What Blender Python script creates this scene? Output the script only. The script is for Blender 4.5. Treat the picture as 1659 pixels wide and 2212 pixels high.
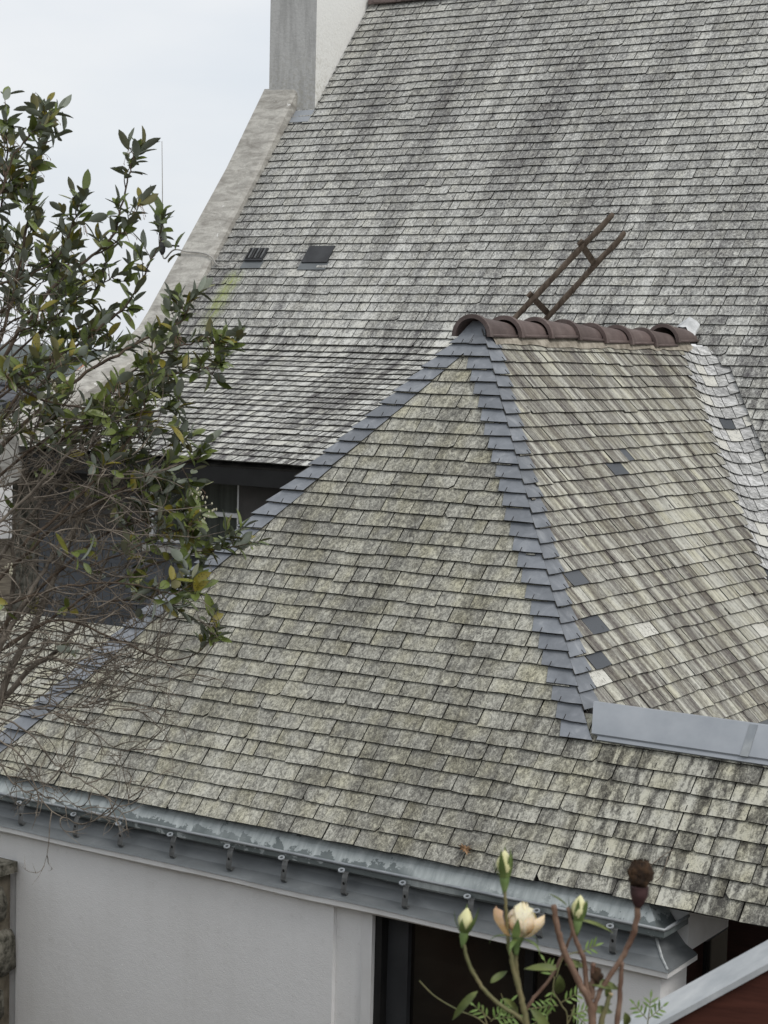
import bpy, math, random
import numpy as np
from mathutils import Vector, Matrix

random.seed(7)
for o in list(bpy.data.objects): bpy.data.objects.remove(o, do_unlink=True)
scene = bpy.context.scene
COL = scene.collection
R = math.radians

# ------------------------------------------------------------------ camera
ZG = 5.9                                       # height of the wing ridge above the yard
CAM = Vector((7.05, -12.196, ZG - 0.22))
CX, CY, FPX = 829.5, 1106.0, 4007.4            # a 1659 x 2212 picture
def _axes():
    vx = np.array([-5400 - CX, 600 - CY]); vy = np.array([3430 - CX, 828 - CY])
    dx = -np.array([vx[0], vx[1], FPX]); dx /= np.linalg.norm(dx)
    dy = np.array([vy[0], vy[1], FPX]); dy -= dx * (dx @ dy); dy /= np.linalg.norm(dy)
    dz = np.cross(dx, dy)
    if dz[1] > 0: dz = -dz
    return np.stack([dx, dy, dz])
MAX = _axes()
def ray(x, y):
    v = MAX @ np.array([x - CX, y - CY, FPX]) / FPX
    return Vector(v)
def at(x, y, depth): return CAM + ray(x, y) * depth
def proj(p):
    v = np.array(Vector(p) - CAM) @ MAX
    if v[2] <= 0.05: return (-9999, -9999, v[2])
    return (CX + FPX * v[0] / v[2], CY + FPX * v[1] / v[2], v[2])
cd = bpy.data.cameras.new('camera'); cam = bpy.data.objects.new('camera', cd); COL.objects.link(cam)
_r = Vector(MAX @ np.array([1, 0, 0.])); _u = -Vector(MAX @ np.array([0, 1., 0])); _b = -Vector(MAX @ np.array([0, 0, 1.]))
cam.matrix_world = Matrix(((_r.x, _u.x, _b.x, CAM.x), (_r.y, _u.y, _b.y, CAM.y), (_r.z, _u.z, _b.z, CAM.z), (0, 0, 0, 1)))
cd.sensor_fit = 'VERTICAL'; cd.sensor_height = 36.0; cd.sensor_width = 27.0; cd.lens = FPX / 2212 * 36
cd.clip_start = 0.05; cd.clip_end = 3000
cd.dof.use_dof = True; cd.dof.focus_distance = 13.5; cd.dof.aperture_fstop = 18
scene.camera = cam

# ------------------------------------------------------------------ sky, sun, exposure
w = bpy.data.worlds.new('World'); scene.world = w; w.use_nodes = True
nt = w.node_tree; nt.nodes.clear()
SUN_EL, SUN_AZ = R(52), R(100)                 # azimuth clockwise from +Y
out = nt.nodes.new('ShaderNodeOutputWorld')
bgs = nt.nodes.new('ShaderNodeBackground'); sky = nt.nodes.new('ShaderNodeTexSky')
sky.sky_type = 'NISHITA'; sky.sun_disc = False; sky.sun_elevation = SUN_EL; sky.sun_rotation = SUN_AZ
sky.dust_density = 3.0
bgs.inputs[1].default_value = 0.10
nt.links.new(sky.outputs[0], bgs.inputs[0])
bgc = nt.nodes.new('ShaderNodeBackground'); bgc.inputs[1].default_value = 0.84
tc = nt.nodes.new('ShaderNodeTexCoord'); mp = nt.nodes.new('ShaderNodeMapping'); mp.inputs['Scale'].default_value = (1, 1, 3.2)
nz = nt.nodes.new('ShaderNodeTexNoise'); nz.inputs['Scale'].default_value = 2.6; nz.inputs['Detail'].default_value = 5
nt.links.new(tc.outputs['Generated'], mp.inputs[0]); nt.links.new(mp.outputs[0], nz.inputs['Vector'])
cr = nt.nodes.new('ShaderNodeValToRGB'); cr.color_ramp.elements[0].position = .34; cr.color_ramp.elements[1].position = .66
cr.color_ramp.elements[0].color = (.74, .79, .85, 1); cr.color_ramp.elements[1].color = (.93, .935, .94, 1)
nt.links.new(nz.outputs[0], cr.inputs[0]); nt.links.new(cr.outputs[0], bgc.inputs[0])
mx = nt.nodes.new('ShaderNodeMixShader'); mx.inputs[0].default_value = 0.9
nt.links.new(bgs.outputs[0], mx.inputs[1]); nt.links.new(bgc.outputs[0], mx.inputs[2]); nt.links.new(mx.outputs[0], out.inputs[0])
sl = bpy.data.lights.new('sun', 'SUN'); sun = bpy.data.objects.new('sun', sl); COL.objects.link(sun)
sl.energy = 1.15; sl.angle = R(24); sl.color = (1, .965, .92)
sd = Vector((math.sin(SUN_AZ) * math.cos(SUN_EL), math.cos(SUN_AZ) * math.cos(SUN_EL), math.sin(SUN_EL)))
sun.rotation_euler = sd.to_track_quat('Z', 'Y').to_euler(); sun.location = (20, 0, 30)
scene.view_settings.view_transform = 'Standard'; scene.view_settings.look = 'None'
scene.view_settings.exposure = 0.30; scene.view_settings.gamma = 1.0
scene.view_settings.use_curve_mapping = False
scene.cycles.use_denoising = True
scene.cycles.max_bounces = 6
scene.render.filter_size = 1.05

# ------------------------------------------------------------------ helpers
WL = {}
def add(name, verts, faces, mats, parent=None, origin=None, mi=None, smooth=False, tint=None):
    """one mesh object; verts in world coordinates, its origin at ORIGIN (or the middle of its foot)"""
    V = np.array([tuple(v) for v in verts], dtype=float)
    if origin is None:
        lo, hi = V.min(0), V.max(0); origin = ((lo[0] + hi[0]) / 2, (lo[1] + hi[1]) / 2, lo[2])
    origin = Vector(origin)
    me = bpy.data.meshes.new(name); me.from_pydata((V - np.array(origin)).tolist(), [], faces)
    if not isinstance(mats, (list, tuple)): mats = [mats]
    for m in mats: me.materials.append(m)
    if mi is not None: me.polygons.foreach_set('material_index', mi)
    if smooth: me.polygons.foreach_set('use_smooth', [True] * len(me.polygons))
    if tint is not None:
        a = me.attributes.new('tint', 'FLOAT_COLOR', 'FACE'); a.data.foreach_set('color', np.array(tint, dtype=np.float32).ravel())
    me.update()
    return put(bpy.data.objects.new(name, me), parent, origin)
def put(o, parent, loc):
    COL.objects.link(o); WL[o.name] = Vector(loc)
    o.parent = parent
    o.location = Vector(loc) - (WL[parent.name] if parent else Vector((0, 0, 0)))
    return o
def empty(name, loc): 
    o = bpy.data.objects.new(name, None); o.empty_display_size = .2
    return put(o, None, loc)
def tag(o, label=None, cat=None, group=None, kind=None):
    if label: o['label'] = label
    if cat: o['category'] = cat
    if group: o['group'] = group
    if kind: o['kind'] = kind
    return o
class MB:
    def __init__(s): s.v = []; s.f = []; s.m = []; s.t = []
    def poly(s, pts, faces, m=0, t=(0, 0, 0, 0)):
        b = len(s.v); s.v += [Vector(p) for p in pts]
        for f in faces: s.f.append([b + i for i in f]); s.m.append(m); s.t.append(t)
    def box(s, a, b, m=0):
        x0, y0, z0 = a; x1, y1, z1 = b
        s.poly([(x0, y0, z0), (x1, y0, z0), (x1, y1, z0), (x0, y1, z0), (x0, y0, z1), (x1, y0, z1), (x1, y1, z1), (x0, y1, z1)],
               [(0, 3, 2, 1), (4, 5, 6, 7), (0, 1, 5, 4), (1, 2, 6, 5), (2, 3, 7, 6), (3, 0, 4, 7)], m)
    def prism(s, pts, off, m=0):
        """closed solid: polygon PTS swept by OFF"""
        n = len(pts); off = Vector(off)
        s.poly([Vector(p) for p in pts] + [Vector(p) + off for p in pts],
               [tuple(range(n))[::-1], tuple(range(n, 2 * n))] + [(i, (i + 1) % n, n + (i + 1) % n, n + i) for i in range(n)], m)
    def tube(s, pts, rad, sides=6, m=0, cap=True):
        pts = [Vector(p) for p in pts]; n = len(pts)
        if not isinstance(rad, (list, tuple)): rad = [rad] * n
        rings = []; up = None
        for i, p in enumerate(pts):
            d = (pts[min(i + 1, n - 1)] - pts[max(i - 1, 0)])
            d = d.normalized() if d.length > 1e-9 else Vector((0, 0, 1))
            if up is None: up = Vector((0, 0, 1)) if abs(d.z) < .9 else Vector((1, 0, 0))
            x = d.cross(up); x = x.normalized() if x.length > 1e-6 else d.orthogonal().normalized()
            y = x.cross(d); up = y
            rings.append([p + (x * math.cos(a) + y * math.sin(a)) * rad[i] for a in [2 * math.pi * k / sides for k in range(sides)]])
        f = []
        for i in range(n - 1):
            for k in range(sides):
                k2 = (k + 1) % sides; f.append((i * sides + k, i * sides + k2, (i + 1) * sides + k2, (i + 1) * sides + k))
        if cap: f += [tuple(range(sides))[::-1], tuple(range((n - 1) * sides, n * sides))]
        s.poly([v for r in rings for v in r], f, m)
    def grid(s, P, m=0, closed=False):
        """P: rows of points"""
        r, c = len(P), len(P[0])
        f = [(i * c + j, i * c + (j + 1) % c, (i + 1) * c + (j + 1) % c, (i + 1) * c + j) for i in range(r - 1) for j in range(c if closed else c - 1)]
        s.poly([p for row in P for p in row], f, m)
    def build(s, name, mats, parent=None, origin=None, smooth=False, tint=False):
        return add(name, s.v, s.f, mats, parent, origin, s.m, smooth, s.t if tint else None)
def smooth_path(pts, n=5):
    """Catmull-Rom through PTS"""
    pts = [Vector(p) for p in pts]; o = []
    for i in range(len(pts) - 1):
        p0, p1, p2, p3 = pts[max(i - 1, 0)], pts[i], pts[i + 1], pts[min(i + 2, len(pts) - 1)]
        for k in range(n):
            t = k / n
            o.append(.5 * ((2 * p1) + (p2 - p0) * t + (2 * p0 - 5 * p1 + 4 * p2 - p3) * t * t + (3 * p1 - p0 - 3 * p2 + p3) * t ** 3))
    o.append(pts[-1]); return o

# ------------------------------------------------------------------ materials
class NT:
    def __init__(s, name, rough=.8, spec=.3, metal=0.):
        s.mat = bpy.data.materials.new(name); s.mat.use_nodes = True; s.t = s.mat.node_tree
        s.b = s.t.nodes['Principled BSDF']; s.b.inputs['Roughness'].default_value = rough
        s.b.inputs['Specular IOR Level'].default_value = spec; s.b.inputs['Metallic'].default_value = metal
        s.pos = s.n('ShaderNodeNewGeometry').outputs['Position']
    def n(s, t, **k):
        x = s.t.nodes.new(t)
        for a, v in k.items(): setattr(x, a, v)
        return x
    def L(s, a, b): s.t.links.new(a, b)
    def val(s, sock, v):
        if hasattr(v, 'links') or hasattr(v, 'node'): s.L(v, sock)
        else: sock.default_value = v
    def math(s, op, a, b=0., c=0., clamp=False):
        x = s.n('ShaderNodeMath', operation=op, use_clamp=clamp)
        for i, v in enumerate((a, b, c)): s.val(x.inputs[i], v)
        return x.outputs[0]
    def sep(s, v): 
        x = s.n('ShaderNodeSeparateXYZ'); s.L(v, x.inputs[0]); return x.outputs
    def comb(s, a, b, c=0.):
        x = s.n('ShaderNodeCombineXYZ')
        for i, v in enumerate((a, b, c)): s.val(x.inputs[i], v)
        return x.outputs[0]
    def scale(s, v, sc):
        x = s.n('ShaderNodeVectorMath', operation='MULTIPLY'); s.val(x.inputs[0], v); x.inputs[1].default_value = sc; return x.outputs[0]
    def noise(s, v, scale=1., detail=4., rough=.55, dist=0.):
        x = s.n('ShaderNodeTexNoise'); s.L(v, x.inputs['Vector']); x.inputs['Scale'].default_value = scale
        x.inputs['Detail'].default_value = detail; x.inputs['Roughness'].default_value = rough; x.inputs['Distortion'].default_value = dist
        return x.outputs[0]
    def voro(s, v, scale=1., feature='F1'):
        x = s.n('ShaderNodeTexVoronoi', feature=feature); s.L(v, x.inputs['Vector']); x.inputs['Scale'].default_value = scale; return x.outputs['Distance']
    def ramp(s, f, stops):
        x = s.n('ShaderNodeValToRGB'); e = x.color_ramp.elements
        while len(e) < len(stops): e.new(.5)
        for el, (p, c) in zip(e, stops):
            el.position = p; el.color = (c[0], c[1], c[2], 1) if isinstance(c, (tuple, list)) else (c, c, c, 1)
        s.val(x.inputs[0], f); return x.outputs[0]
    def mix(s, f, a, b, mode='MIX'):
        x = s.n('ShaderNodeMix', data_type='RGBA', blend_type=mode); s.val(x.inputs[0], f)
        for i, v in ((6, a), (7, b)):
            if isinstance(v, (tuple, list)): x.inputs[i].default_value = (*v[:3], 1)
            else: s.L(v, x.inputs[i])
        return x.outputs[2]
    def color(s, c):
        if isinstance(c, (tuple, list)): s.b.inputs['Base Color'].default_value = (*c[:3], 1)
        else: s.L(c, s.b.inputs['Base Color'])
    def bump(s, h, strength=.4, dist=.01):
        x = s.n('ShaderNodeBump'); x.inputs['Strength'].default_value = strength; x.inputs['Distance'].default_value = dist
        s.L(h, x.inputs['Height']); s.L(x.outputs[0], s.b.inputs['Normal'])
    def tint(s):
        x = s.n('ShaderNodeAttribute', attribute_name='tint'); y = s.n('ShaderNodeSeparateColor'); s.L(x.outputs['Color'], y.inputs[0])
        return y.outputs[0], y.outputs[1], y.outputs[2], x.outputs['Alpha']
def band(t, x, lo, hi):
    m = t.n('ShaderNodeMapRange'); m.clamp = True; t.val(m.inputs[0], x); m.inputs[1].default_value = lo; m.inputs[2].default_value = hi
    return m.outputs[0]

def slate_mat(name, axis, dark, mid, light, yellow, a1, a2, af, ab, streak_u=9., streak_v=.8, bias=0., moss=None, zone_amp=0., fine_sc=42., rv=.10, l2=(30., 5.), s1r=(.33, .67), a_sp=.3):
    """weathered slate: lichen speckle plus dirt streaks running down the slope; tint = (random, new slate, white, zone)"""
    t = NT(name, rough=.74, spec=.3); rnd, fresh, pale, zone = t.tint()
    x, y, z = t.sep(t.pos); u = x if axis == 'X' else y
    r7 = t.math('MULTIPLY', rnd, 37.); r1 = t.math('MULTIPLY', rnd, .16)
    N = lambda q, lo=.33, hi=.67: t.math('SUBTRACT', band(t, q, lo, hi), .5)
    s1 = t.noise(t.comb(t.math('MULTIPLY', u, streak_u), t.math('MULTIPLY', z, streak_v), r1), 1., 5., .6, .3)
    s2 = t.noise(t.comb(t.math('MULTIPLY', u, l2[0]), t.math('MULTIPLY', z, l2[1]), t.math('MULTIPLY', rnd, .8)), 1., 5., .62, .5)
    fine = t.noise(t.comb(t.math('MULTIPLY', u, fine_sc), t.math('MULTIPLY', z, fine_sc * .95), r7), 1., 6., .76, .9)
    big = t.noise(t.comb(t.math('MULTIPLY', u, .9), t.math('MULTIPLY', z, .55), 3.1), 1., 3., .5)
    f = t.math('MULTIPLY_ADD', N(s1, *s1r), a1, .5 + bias); f = t.math('MULTIPLY_ADD', N(s2), a2, f); f = t.math('MULTIPLY_ADD', N(fine), af, f)
    speck = t.noise(t.comb(t.math('MULTIPLY', u, fine_sc * 1.9), t.math('MULTIPLY', z, fine_sc * 1.8), r7), 1., 3., .6, 1.6)
    f = t.math('MULTIPLY_ADD', N(speck, .40, .60), a_sp, f)
    f = t.math('MULTIPLY_ADD', N(big), ab, f)
    f = t.math('MULTIPLY_ADD', t.math('SUBTRACT', rnd, .5), rv, f)
    if zone_amp:       # patchier weathering
        zs = t.noise(t.comb(t.math('MULTIPLY', u, 12.), t.math('MULTIPLY', z, 2.6), t.math('MULTIPLY', rnd, 1.4)), 1., 4., .6, .7)
        f = t.math('MULTIPLY_ADD', t.math('MULTIPLY', N(zs, .4, .6), zone), zone_amp, f)
    c = t.ramp(f, [(0.0, dark), (.28, tuple(d * .5 + m * .5 for d, m in zip(dark, mid))), (.52, mid), (.80, light), (1.0, tuple(min(.66, q * 1.3) for q in light))])
    vs = t.voro(t.comb(t.math('MULTIPLY', u, 17.), t.math('MULTIPLY', z, 17.), r7), 1.)      # round lichen spots
    sp = t.math('MULTIPLY', band(t, t.math('MULTIPLY_ADD', fine, .16, vs), .27, .21), band(t, t.noise(t.comb(t.math('MULTIPLY', u, 2.2), t.math('MULTIPLY', z, 2.), 7.7), 1., 3.), .40, .60))
    c = t.mix(t.math('MULTIPLY', sp, t.math('MULTIPLY_ADD', zone, .35, .5)), c, (.50, .495, .42))
    yl = t.noise(t.comb(t.math('MULTIPLY', u, 5.), t.math('MULTIPLY', z, 4.), r7), 1., 3.)
    c = t.mix(t.math('MULTIPLY', band(t, yl, .42, .72), .7), c, t.mix(1., c, yellow, 'MULTIPLY'))
    br = t.math('MULTIPLY_ADD', rnd, .14, .93); c = t.mix(1., c, t.comb(br, br, br), 'MULTIPLY')
    if moss:            # bright algae run below the vent
        d = t.math('SUBTRACT', t.math('SUBTRACT', u, moss[0]), t.math('MULTIPLY', t.math('SUBTRACT', z, moss[1]), .05))
        m = t.math('MULTIPLY', band(t, t.math('ABSOLUTE', d), .16, .02), t.math('MULTIPLY', band(t, z, moss[1] - .75, moss[1] - .35), band(t, z, moss[1] + .06, moss[1] - .06)))
        c = t.mix(t.math('MULTIPLY', m, band(t, s2, .34, .62)), c, (.27, .31, .09))
    c = t.mix(fresh, c, t.mix(rnd, (.070, .076, .084), (.115, .124, .136)))
    c = t.mix(t.math('MULTIPLY', pale, band(t, fine, .36, .5)), c, (.62, .61, .55))
    t.color(c); t.bump(fine, .45, .006)
    return t.mat
M_FRONT = slate_mat('slate_front', 'X', (.062, .059, .053), (.224, .219, .190), (.39, .384, .332), (1.0, .958, .76), .32, .16, .80, .24, 4.5, .6, .10, zone_amp=.78, fine_sc=36., a_sp=.34)
M_SIDE = slate_mat('slate_side', 'Y', (.080, .066, .064), (.252, .243, .212), (.405, .400, .352), (1.0, .965, .80), .62, .60, .50, .14, 10., .40, .06, fine_sc=48., l2=(34., 1.6), s1r=(.40, .60), a_sp=.12)
M_MAIN = slate_mat('slate_main', 'X', (.078, .071, .075), (.262, .262, .247), (.46, .46, .432), (1.0, .98, .91), .36, .18, .92, .22, 4.0, .30, .10, moss=(-5.66, ZG + .62), zone_amp=.75, fine_sc=40., a_sp=.42)
def simple(name, c1, c2, sc=8., rough=.7, spec=.3, metal=0., bump=0., detail=5., lo=.35, hi=.65, stretch=(1, 1, 1), bd=.01):
    t = NT(name, rough, spec, metal); n = t.noise(t.scale(t.pos, stretch), sc, detail, .6)
    t.color(t.ramp(n, [(lo, c1), (hi, c2)]))
    if bump: t.bump(n, bump, bd)
    return t.mat
M_EDGE = simple('slate_edge', (.022, .021, .019), (.07, .068, .06), 20)
M_DECK = simple('roof_felt', (.02, .019, .018), (.04, .038, .035), 10)
t = NT('hip_slate', .5, .45); rnd, fresh, _p, _z = t.tint()
x_, y_, z_ = t.sep(t.pos); r7 = t.math('MULTIPLY', rnd, 31.)
n1 = t.noise(t.comb(t.math('MULTIPLY_ADD', x_, 9., r7), t.math('MULTIPLY', y_, 9.), t.math('MULTIPLY', z_, 9.)), 1., 5., .6, .5)
n2 = t.noise(t.pos, 60., 4.)
c = t.ramp(n1, [(.3, (.150, .163, .181)), (.55, (.205, .219, .240)), (.75, (.32, .335, .352))])
br = t.math('MULTIPLY_ADD', rnd, .36, .84); c = t.mix(1., c, t.comb(br, br, br), 'MULTIPLY'); t.color(t.mix(t.math('MULTIPLY', n2, .22), c, (.11, .12, .13)))
t.bump(n1, .3, .01); M_HIP = t.mat
t = NT('zinc_weathered', .42, .5, .25); x_, y_, z_ = t.sep(t.pos)
n1 = t.noise(t.comb(t.math('MULTIPLY', x_, 6.), t.math('MULTIPLY', y_, 6.), t.math('MULTIPLY', z_, 2.)), 1., 5., .62, .3); n2 = t.noise(t.pos, 2.2, 4., .6)
c = t.ramp(n1, [(.3, (.22, .235, .242)), (.55, (.31, .328, .335)), (.78, (.42, .437, .44))])
t.color(t.mix(band(t, n2, .45, .62), c, t.mix(1., c, (.78, .8, .84), 'MULTIPLY'))); t.bump(n2, .12, .02); M_ZINC = t.mat
t = NT('gutter_lining', .55, .4, .1); x_, y_, z_ = t.sep(t.pos)
n1 = t.noise(t.comb(t.math('MULTIPLY', x_, 22.), t.math('MULTIPLY', y_, 6.), t.math('MULTIPLY', z_, 4.)), 1., 5., .6, .3); n2 = t.noise(t.pos, 9., 6., .68, .2); n3 = t.noise(t.pos, 1.3, 3.)
c = t.ramp(n1, [(.3, (.27, .30, .30)), (.6, (.42, .455, .45)), (.8, (.53, .56, .55))])
pz = t.math('MULTIPLY', band(t, z_, ZG - 3.36, ZG - 3.42), 0.20)
dk = t.math('MULTIPLY', band(t, t.math('ADD', n2, pz), .60, .63), band(t, n3, .40, .52))
t.color(t.mix(t.math('MULTIPLY', dk, .85), c, (.10, .12, .12))); M_GLIN = t.mat
t = NT('zinc_skirt', .45, .45, .2); x_, y_, z_ = t.sep(t.pos)
n1 = t.noise(t.comb(t.math('MULTIPLY', x_, 2.5), t.math('MULTIPLY', y_, 2.5), t.math('MULTIPLY', z_, 9.)), 1., 5., .6, .4); n2 = t.noise(t.comb(t.math('MULTIPLY', x_, 30.), t.math('MULTIPLY', y_, 30.), t.math('MULTIPLY', z_, 2.)), 1., 4., .6)
c = t.ramp(n1, [(.3, (.115, .125, .130)), (.55, (.165, .178, .183)), (.8, (.26, .275, .278))])
t.color(t.mix(t.math('MULTIPLY', n2, .35), c, (.11, .122, .128))); M_SKIRT = t.mat
M_ZNEW = simple('zinc_flashing_metal', (.275, .298, .325), (.365, .387, .413), 2.2, .5, .5, .15, detail=7.)
M_SOLDER = simple('solder', (.30, .32, .32), (.5, .52, .51), 40., .5)
t = NT('white_render', .9, .15); n1 = t.noise(t.pos, 130., 3.); n2 = t.noise(t.pos, .9, 5., .6); n3 = t.noise(t.pos, 14., 5., .65)
c = t.ramp(n2, [(.3, (.80, .795, .78)), (.7, (.87, .87, .865))]); x_, y_, z_ = t.sep(t.pos); dr = t.noise(t.comb(t.math('MULTIPLY', x_, 7.), t.math('MULTIPLY', y_, 7.), t.math('MULTIPLY', z_, .6)), 1., 5., .6)
c = t.mix(t.math('MULTIPLY', band(t, dr, .50, .72), .14), c, (.60, .595, .57)); t.color(t.mix(t.math('MULTIPLY', band(t, n3, .60, .76), .35), c, (.55, .54, .51)))
h = t.math('ADD', t.math('MULTIPLY', n3, .5), t.math('ADD', t.math('MULTIPLY', n1, .4), t.math('MULTIPLY', band(t, t.noise(t.pos, 38., 3.), .70, .74), 1.0))); t.bump(h, .5, .009); M_WALL = t.mat
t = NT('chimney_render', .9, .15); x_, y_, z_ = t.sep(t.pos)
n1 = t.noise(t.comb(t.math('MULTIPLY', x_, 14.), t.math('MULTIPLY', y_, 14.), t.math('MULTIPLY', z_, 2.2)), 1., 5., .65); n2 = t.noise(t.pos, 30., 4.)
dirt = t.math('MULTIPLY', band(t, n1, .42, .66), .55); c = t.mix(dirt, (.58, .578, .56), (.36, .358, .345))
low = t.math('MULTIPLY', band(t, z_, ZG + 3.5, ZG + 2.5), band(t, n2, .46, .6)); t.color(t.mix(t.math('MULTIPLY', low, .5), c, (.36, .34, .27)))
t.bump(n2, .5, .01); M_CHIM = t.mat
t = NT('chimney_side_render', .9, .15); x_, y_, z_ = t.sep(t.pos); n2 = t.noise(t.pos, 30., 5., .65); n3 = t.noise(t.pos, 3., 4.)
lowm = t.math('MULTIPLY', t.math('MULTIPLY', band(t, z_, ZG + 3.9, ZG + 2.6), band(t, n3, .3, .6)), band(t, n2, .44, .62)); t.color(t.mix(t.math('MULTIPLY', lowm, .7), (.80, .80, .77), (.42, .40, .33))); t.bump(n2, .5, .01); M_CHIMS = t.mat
t = NT('weathered_concrete', .92, .12); x_, y_, z_ = t.sep(t.pos)
n1 = t.noise(t.comb(t.math('MULTIPLY', x_, 3.5), t.math('MULTIPLY', y_, 3.), t.math('MULTIPLY', z_, 13.)), 1., 6., .62, .9); n2 = t.noise(t.pos, 26., 5., .7)
c = t.ramp(n1, [(.3, (.27, .255, .23)), (.48, (.40, .385, .35)), (.60, (.52, .505, .46)), (.8, (.44, .425, .385))])
c = t.mix(t.math('MULTIPLY', band(t, n2, .5, .66), .4), c, (.24, .225, .19)); c = t.mix(band(t, t.noise(t.pos, 9., 5., .7), .66, .69), c, (.72, .72, .69))
t.color(c); t.bump(n2, .6, .012); M_CONC = t.mat
M_TRIM = simple('white_trim_paint', (.70, .695, .68), (.80, .80, .79), 5., .6)
M_FRAME = simple('white_window_frame', (.70, .70, .69), (.78, .78, .775), 3., .35, .5)
M_GLASS = simple('dark_glass', (.010, .009, .008), (.022, .015, .011), 1.6, .04, .6)
M_BLACK = simple('black_rubber', (.012, .012, .012), (.02, .02, .02), 5., .5)
t = NT('clay_ridge_tile', .6, .35); n1 = t.noise(t.pos, 7., 5., .6); n2 = t.noise(t.pos, 70., 4.)
rnd, _f, _p, _z = t.tint(); c = t.ramp(n1, [(.3, (.095, .070, .064)), (.55, (.132, .098, .090)), (.78, (.185, .15, .138))])
br = t.math('MULTIPLY_ADD', rnd, .4, .78); c = t.mix(1., c, t.comb(br, br, br), 'MULTIPLY'); t.color(t.mix(t.math('MULTIPLY', band(t, n2, .55, .75), .3), c, (.28, .24, .2)))
t.bump(n2, .2, .004); M_CLAY = t.mat
M_MORTAR = simple('lime_mortar', (.20, .175, .14), (.45, .41, .34), 12., .9, .1, bump=.8, bd=.02)
M_WHITEMETAL = simple('white_lead_flashing', (.45, .46, .46), (.72, .73, .73), 9., .45, .5)
M_WOOD = simple('grey_ladder_wood', (.075, .056, .042), (.17, .135, .105), 9., .85, .2, stretch=(3, 3, .6), bump=.4, bd=.004)
M_DARKWOOD = simple('dark_brown_stain', (.018, .007, .005), (.035, .013, .010), 6., .6, .3, stretch=(1, 1, 9))
M_REDWOOD = simple('red_brown_timber', (.052, .016, .010), (.085, .028, .018), 14., .75, .25, stretch=(.5, .5, 6), bump=.2, bd=.004)
t = NT('zinc_cap', .5, .45, .1); n1 = t.noise(t.pos, 16., 6., .65); n2 = t.noise(t.pos, 4., 4.)
c = t.ramp(n1, [(.3, (.36, .385, .40)), (.55, (.47, .49, .50)), (.75, (.60, .615, .62))]); t.color(t.mix(t.math('MULTIPLY', band(t, n2, .5, .7), .35), c, (.62, .63, .62))); t.bump(n1, .15, .006); M_CAP = t.mat
M_STONE = simple('granite_rubble', (.035, .034, .026), (.19, .18, .15), 17., .92, .15, bump=.8, bd=.03, detail=7.)
M_JOINT = simple('earth_joint', (.07, .06, .045), (.13, .115, .09), 12., .95, .1)
M_GROUND = simple('yard_ground', (.045, .036, .026), (.10, .085, .062), 3., .95, .1, bump=.8, bd=.05, detail=7.)
M_CABLE = simple('cable_sheath', (.30, .29, .27), (.45, .44, .41), 8., .6)
M_DARKMETAL = simple('dark_bracket_metal', (.03, .03, .03), (.06, .058, .055), 8., .5, .5, .3)
M_VENT = simple('vent_black', (.028, .029, .031), (.05, .052, .055), 6., .55, .35)
M_WIRE = simple('hook_wire', (.015, .014, .013), (.03, .028, .026), 8., .5)
M_STRAP = simple('galvanised_strap', (.09, .095, .095), (.17, .175, .175), 18., .5, .5, .3)

# ------------------------------------------------------------------ ground
PH = R(51.3); CP, SP, TP = math.cos(PH), math.sin(PH), math.tan(PH)
mb = MB()
prof = [(-400, 4.02), (-60, 4.02), (-14, 4.02), (-9.9, 4.0), (-9.2, 3.6), (-8.0, 1.9), (-6.8, .35), (-5.8, 0.0), (-4.2, 0), (4, 0), (30, -.4), (120, -6), (900, -14)]
xs = [-900, -200, -60, -25, -12, -6, 0, 6, 12, 25, 60, 200, 900]
mb.grid([[(x, y, z) for x in xs] for y, z in prof])
tag(mb.build('ground', M_GROUND, origin=(0, 0, 0)), 'earth and gravel yard with a bank rising to the terrace', kind='structure')

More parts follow.
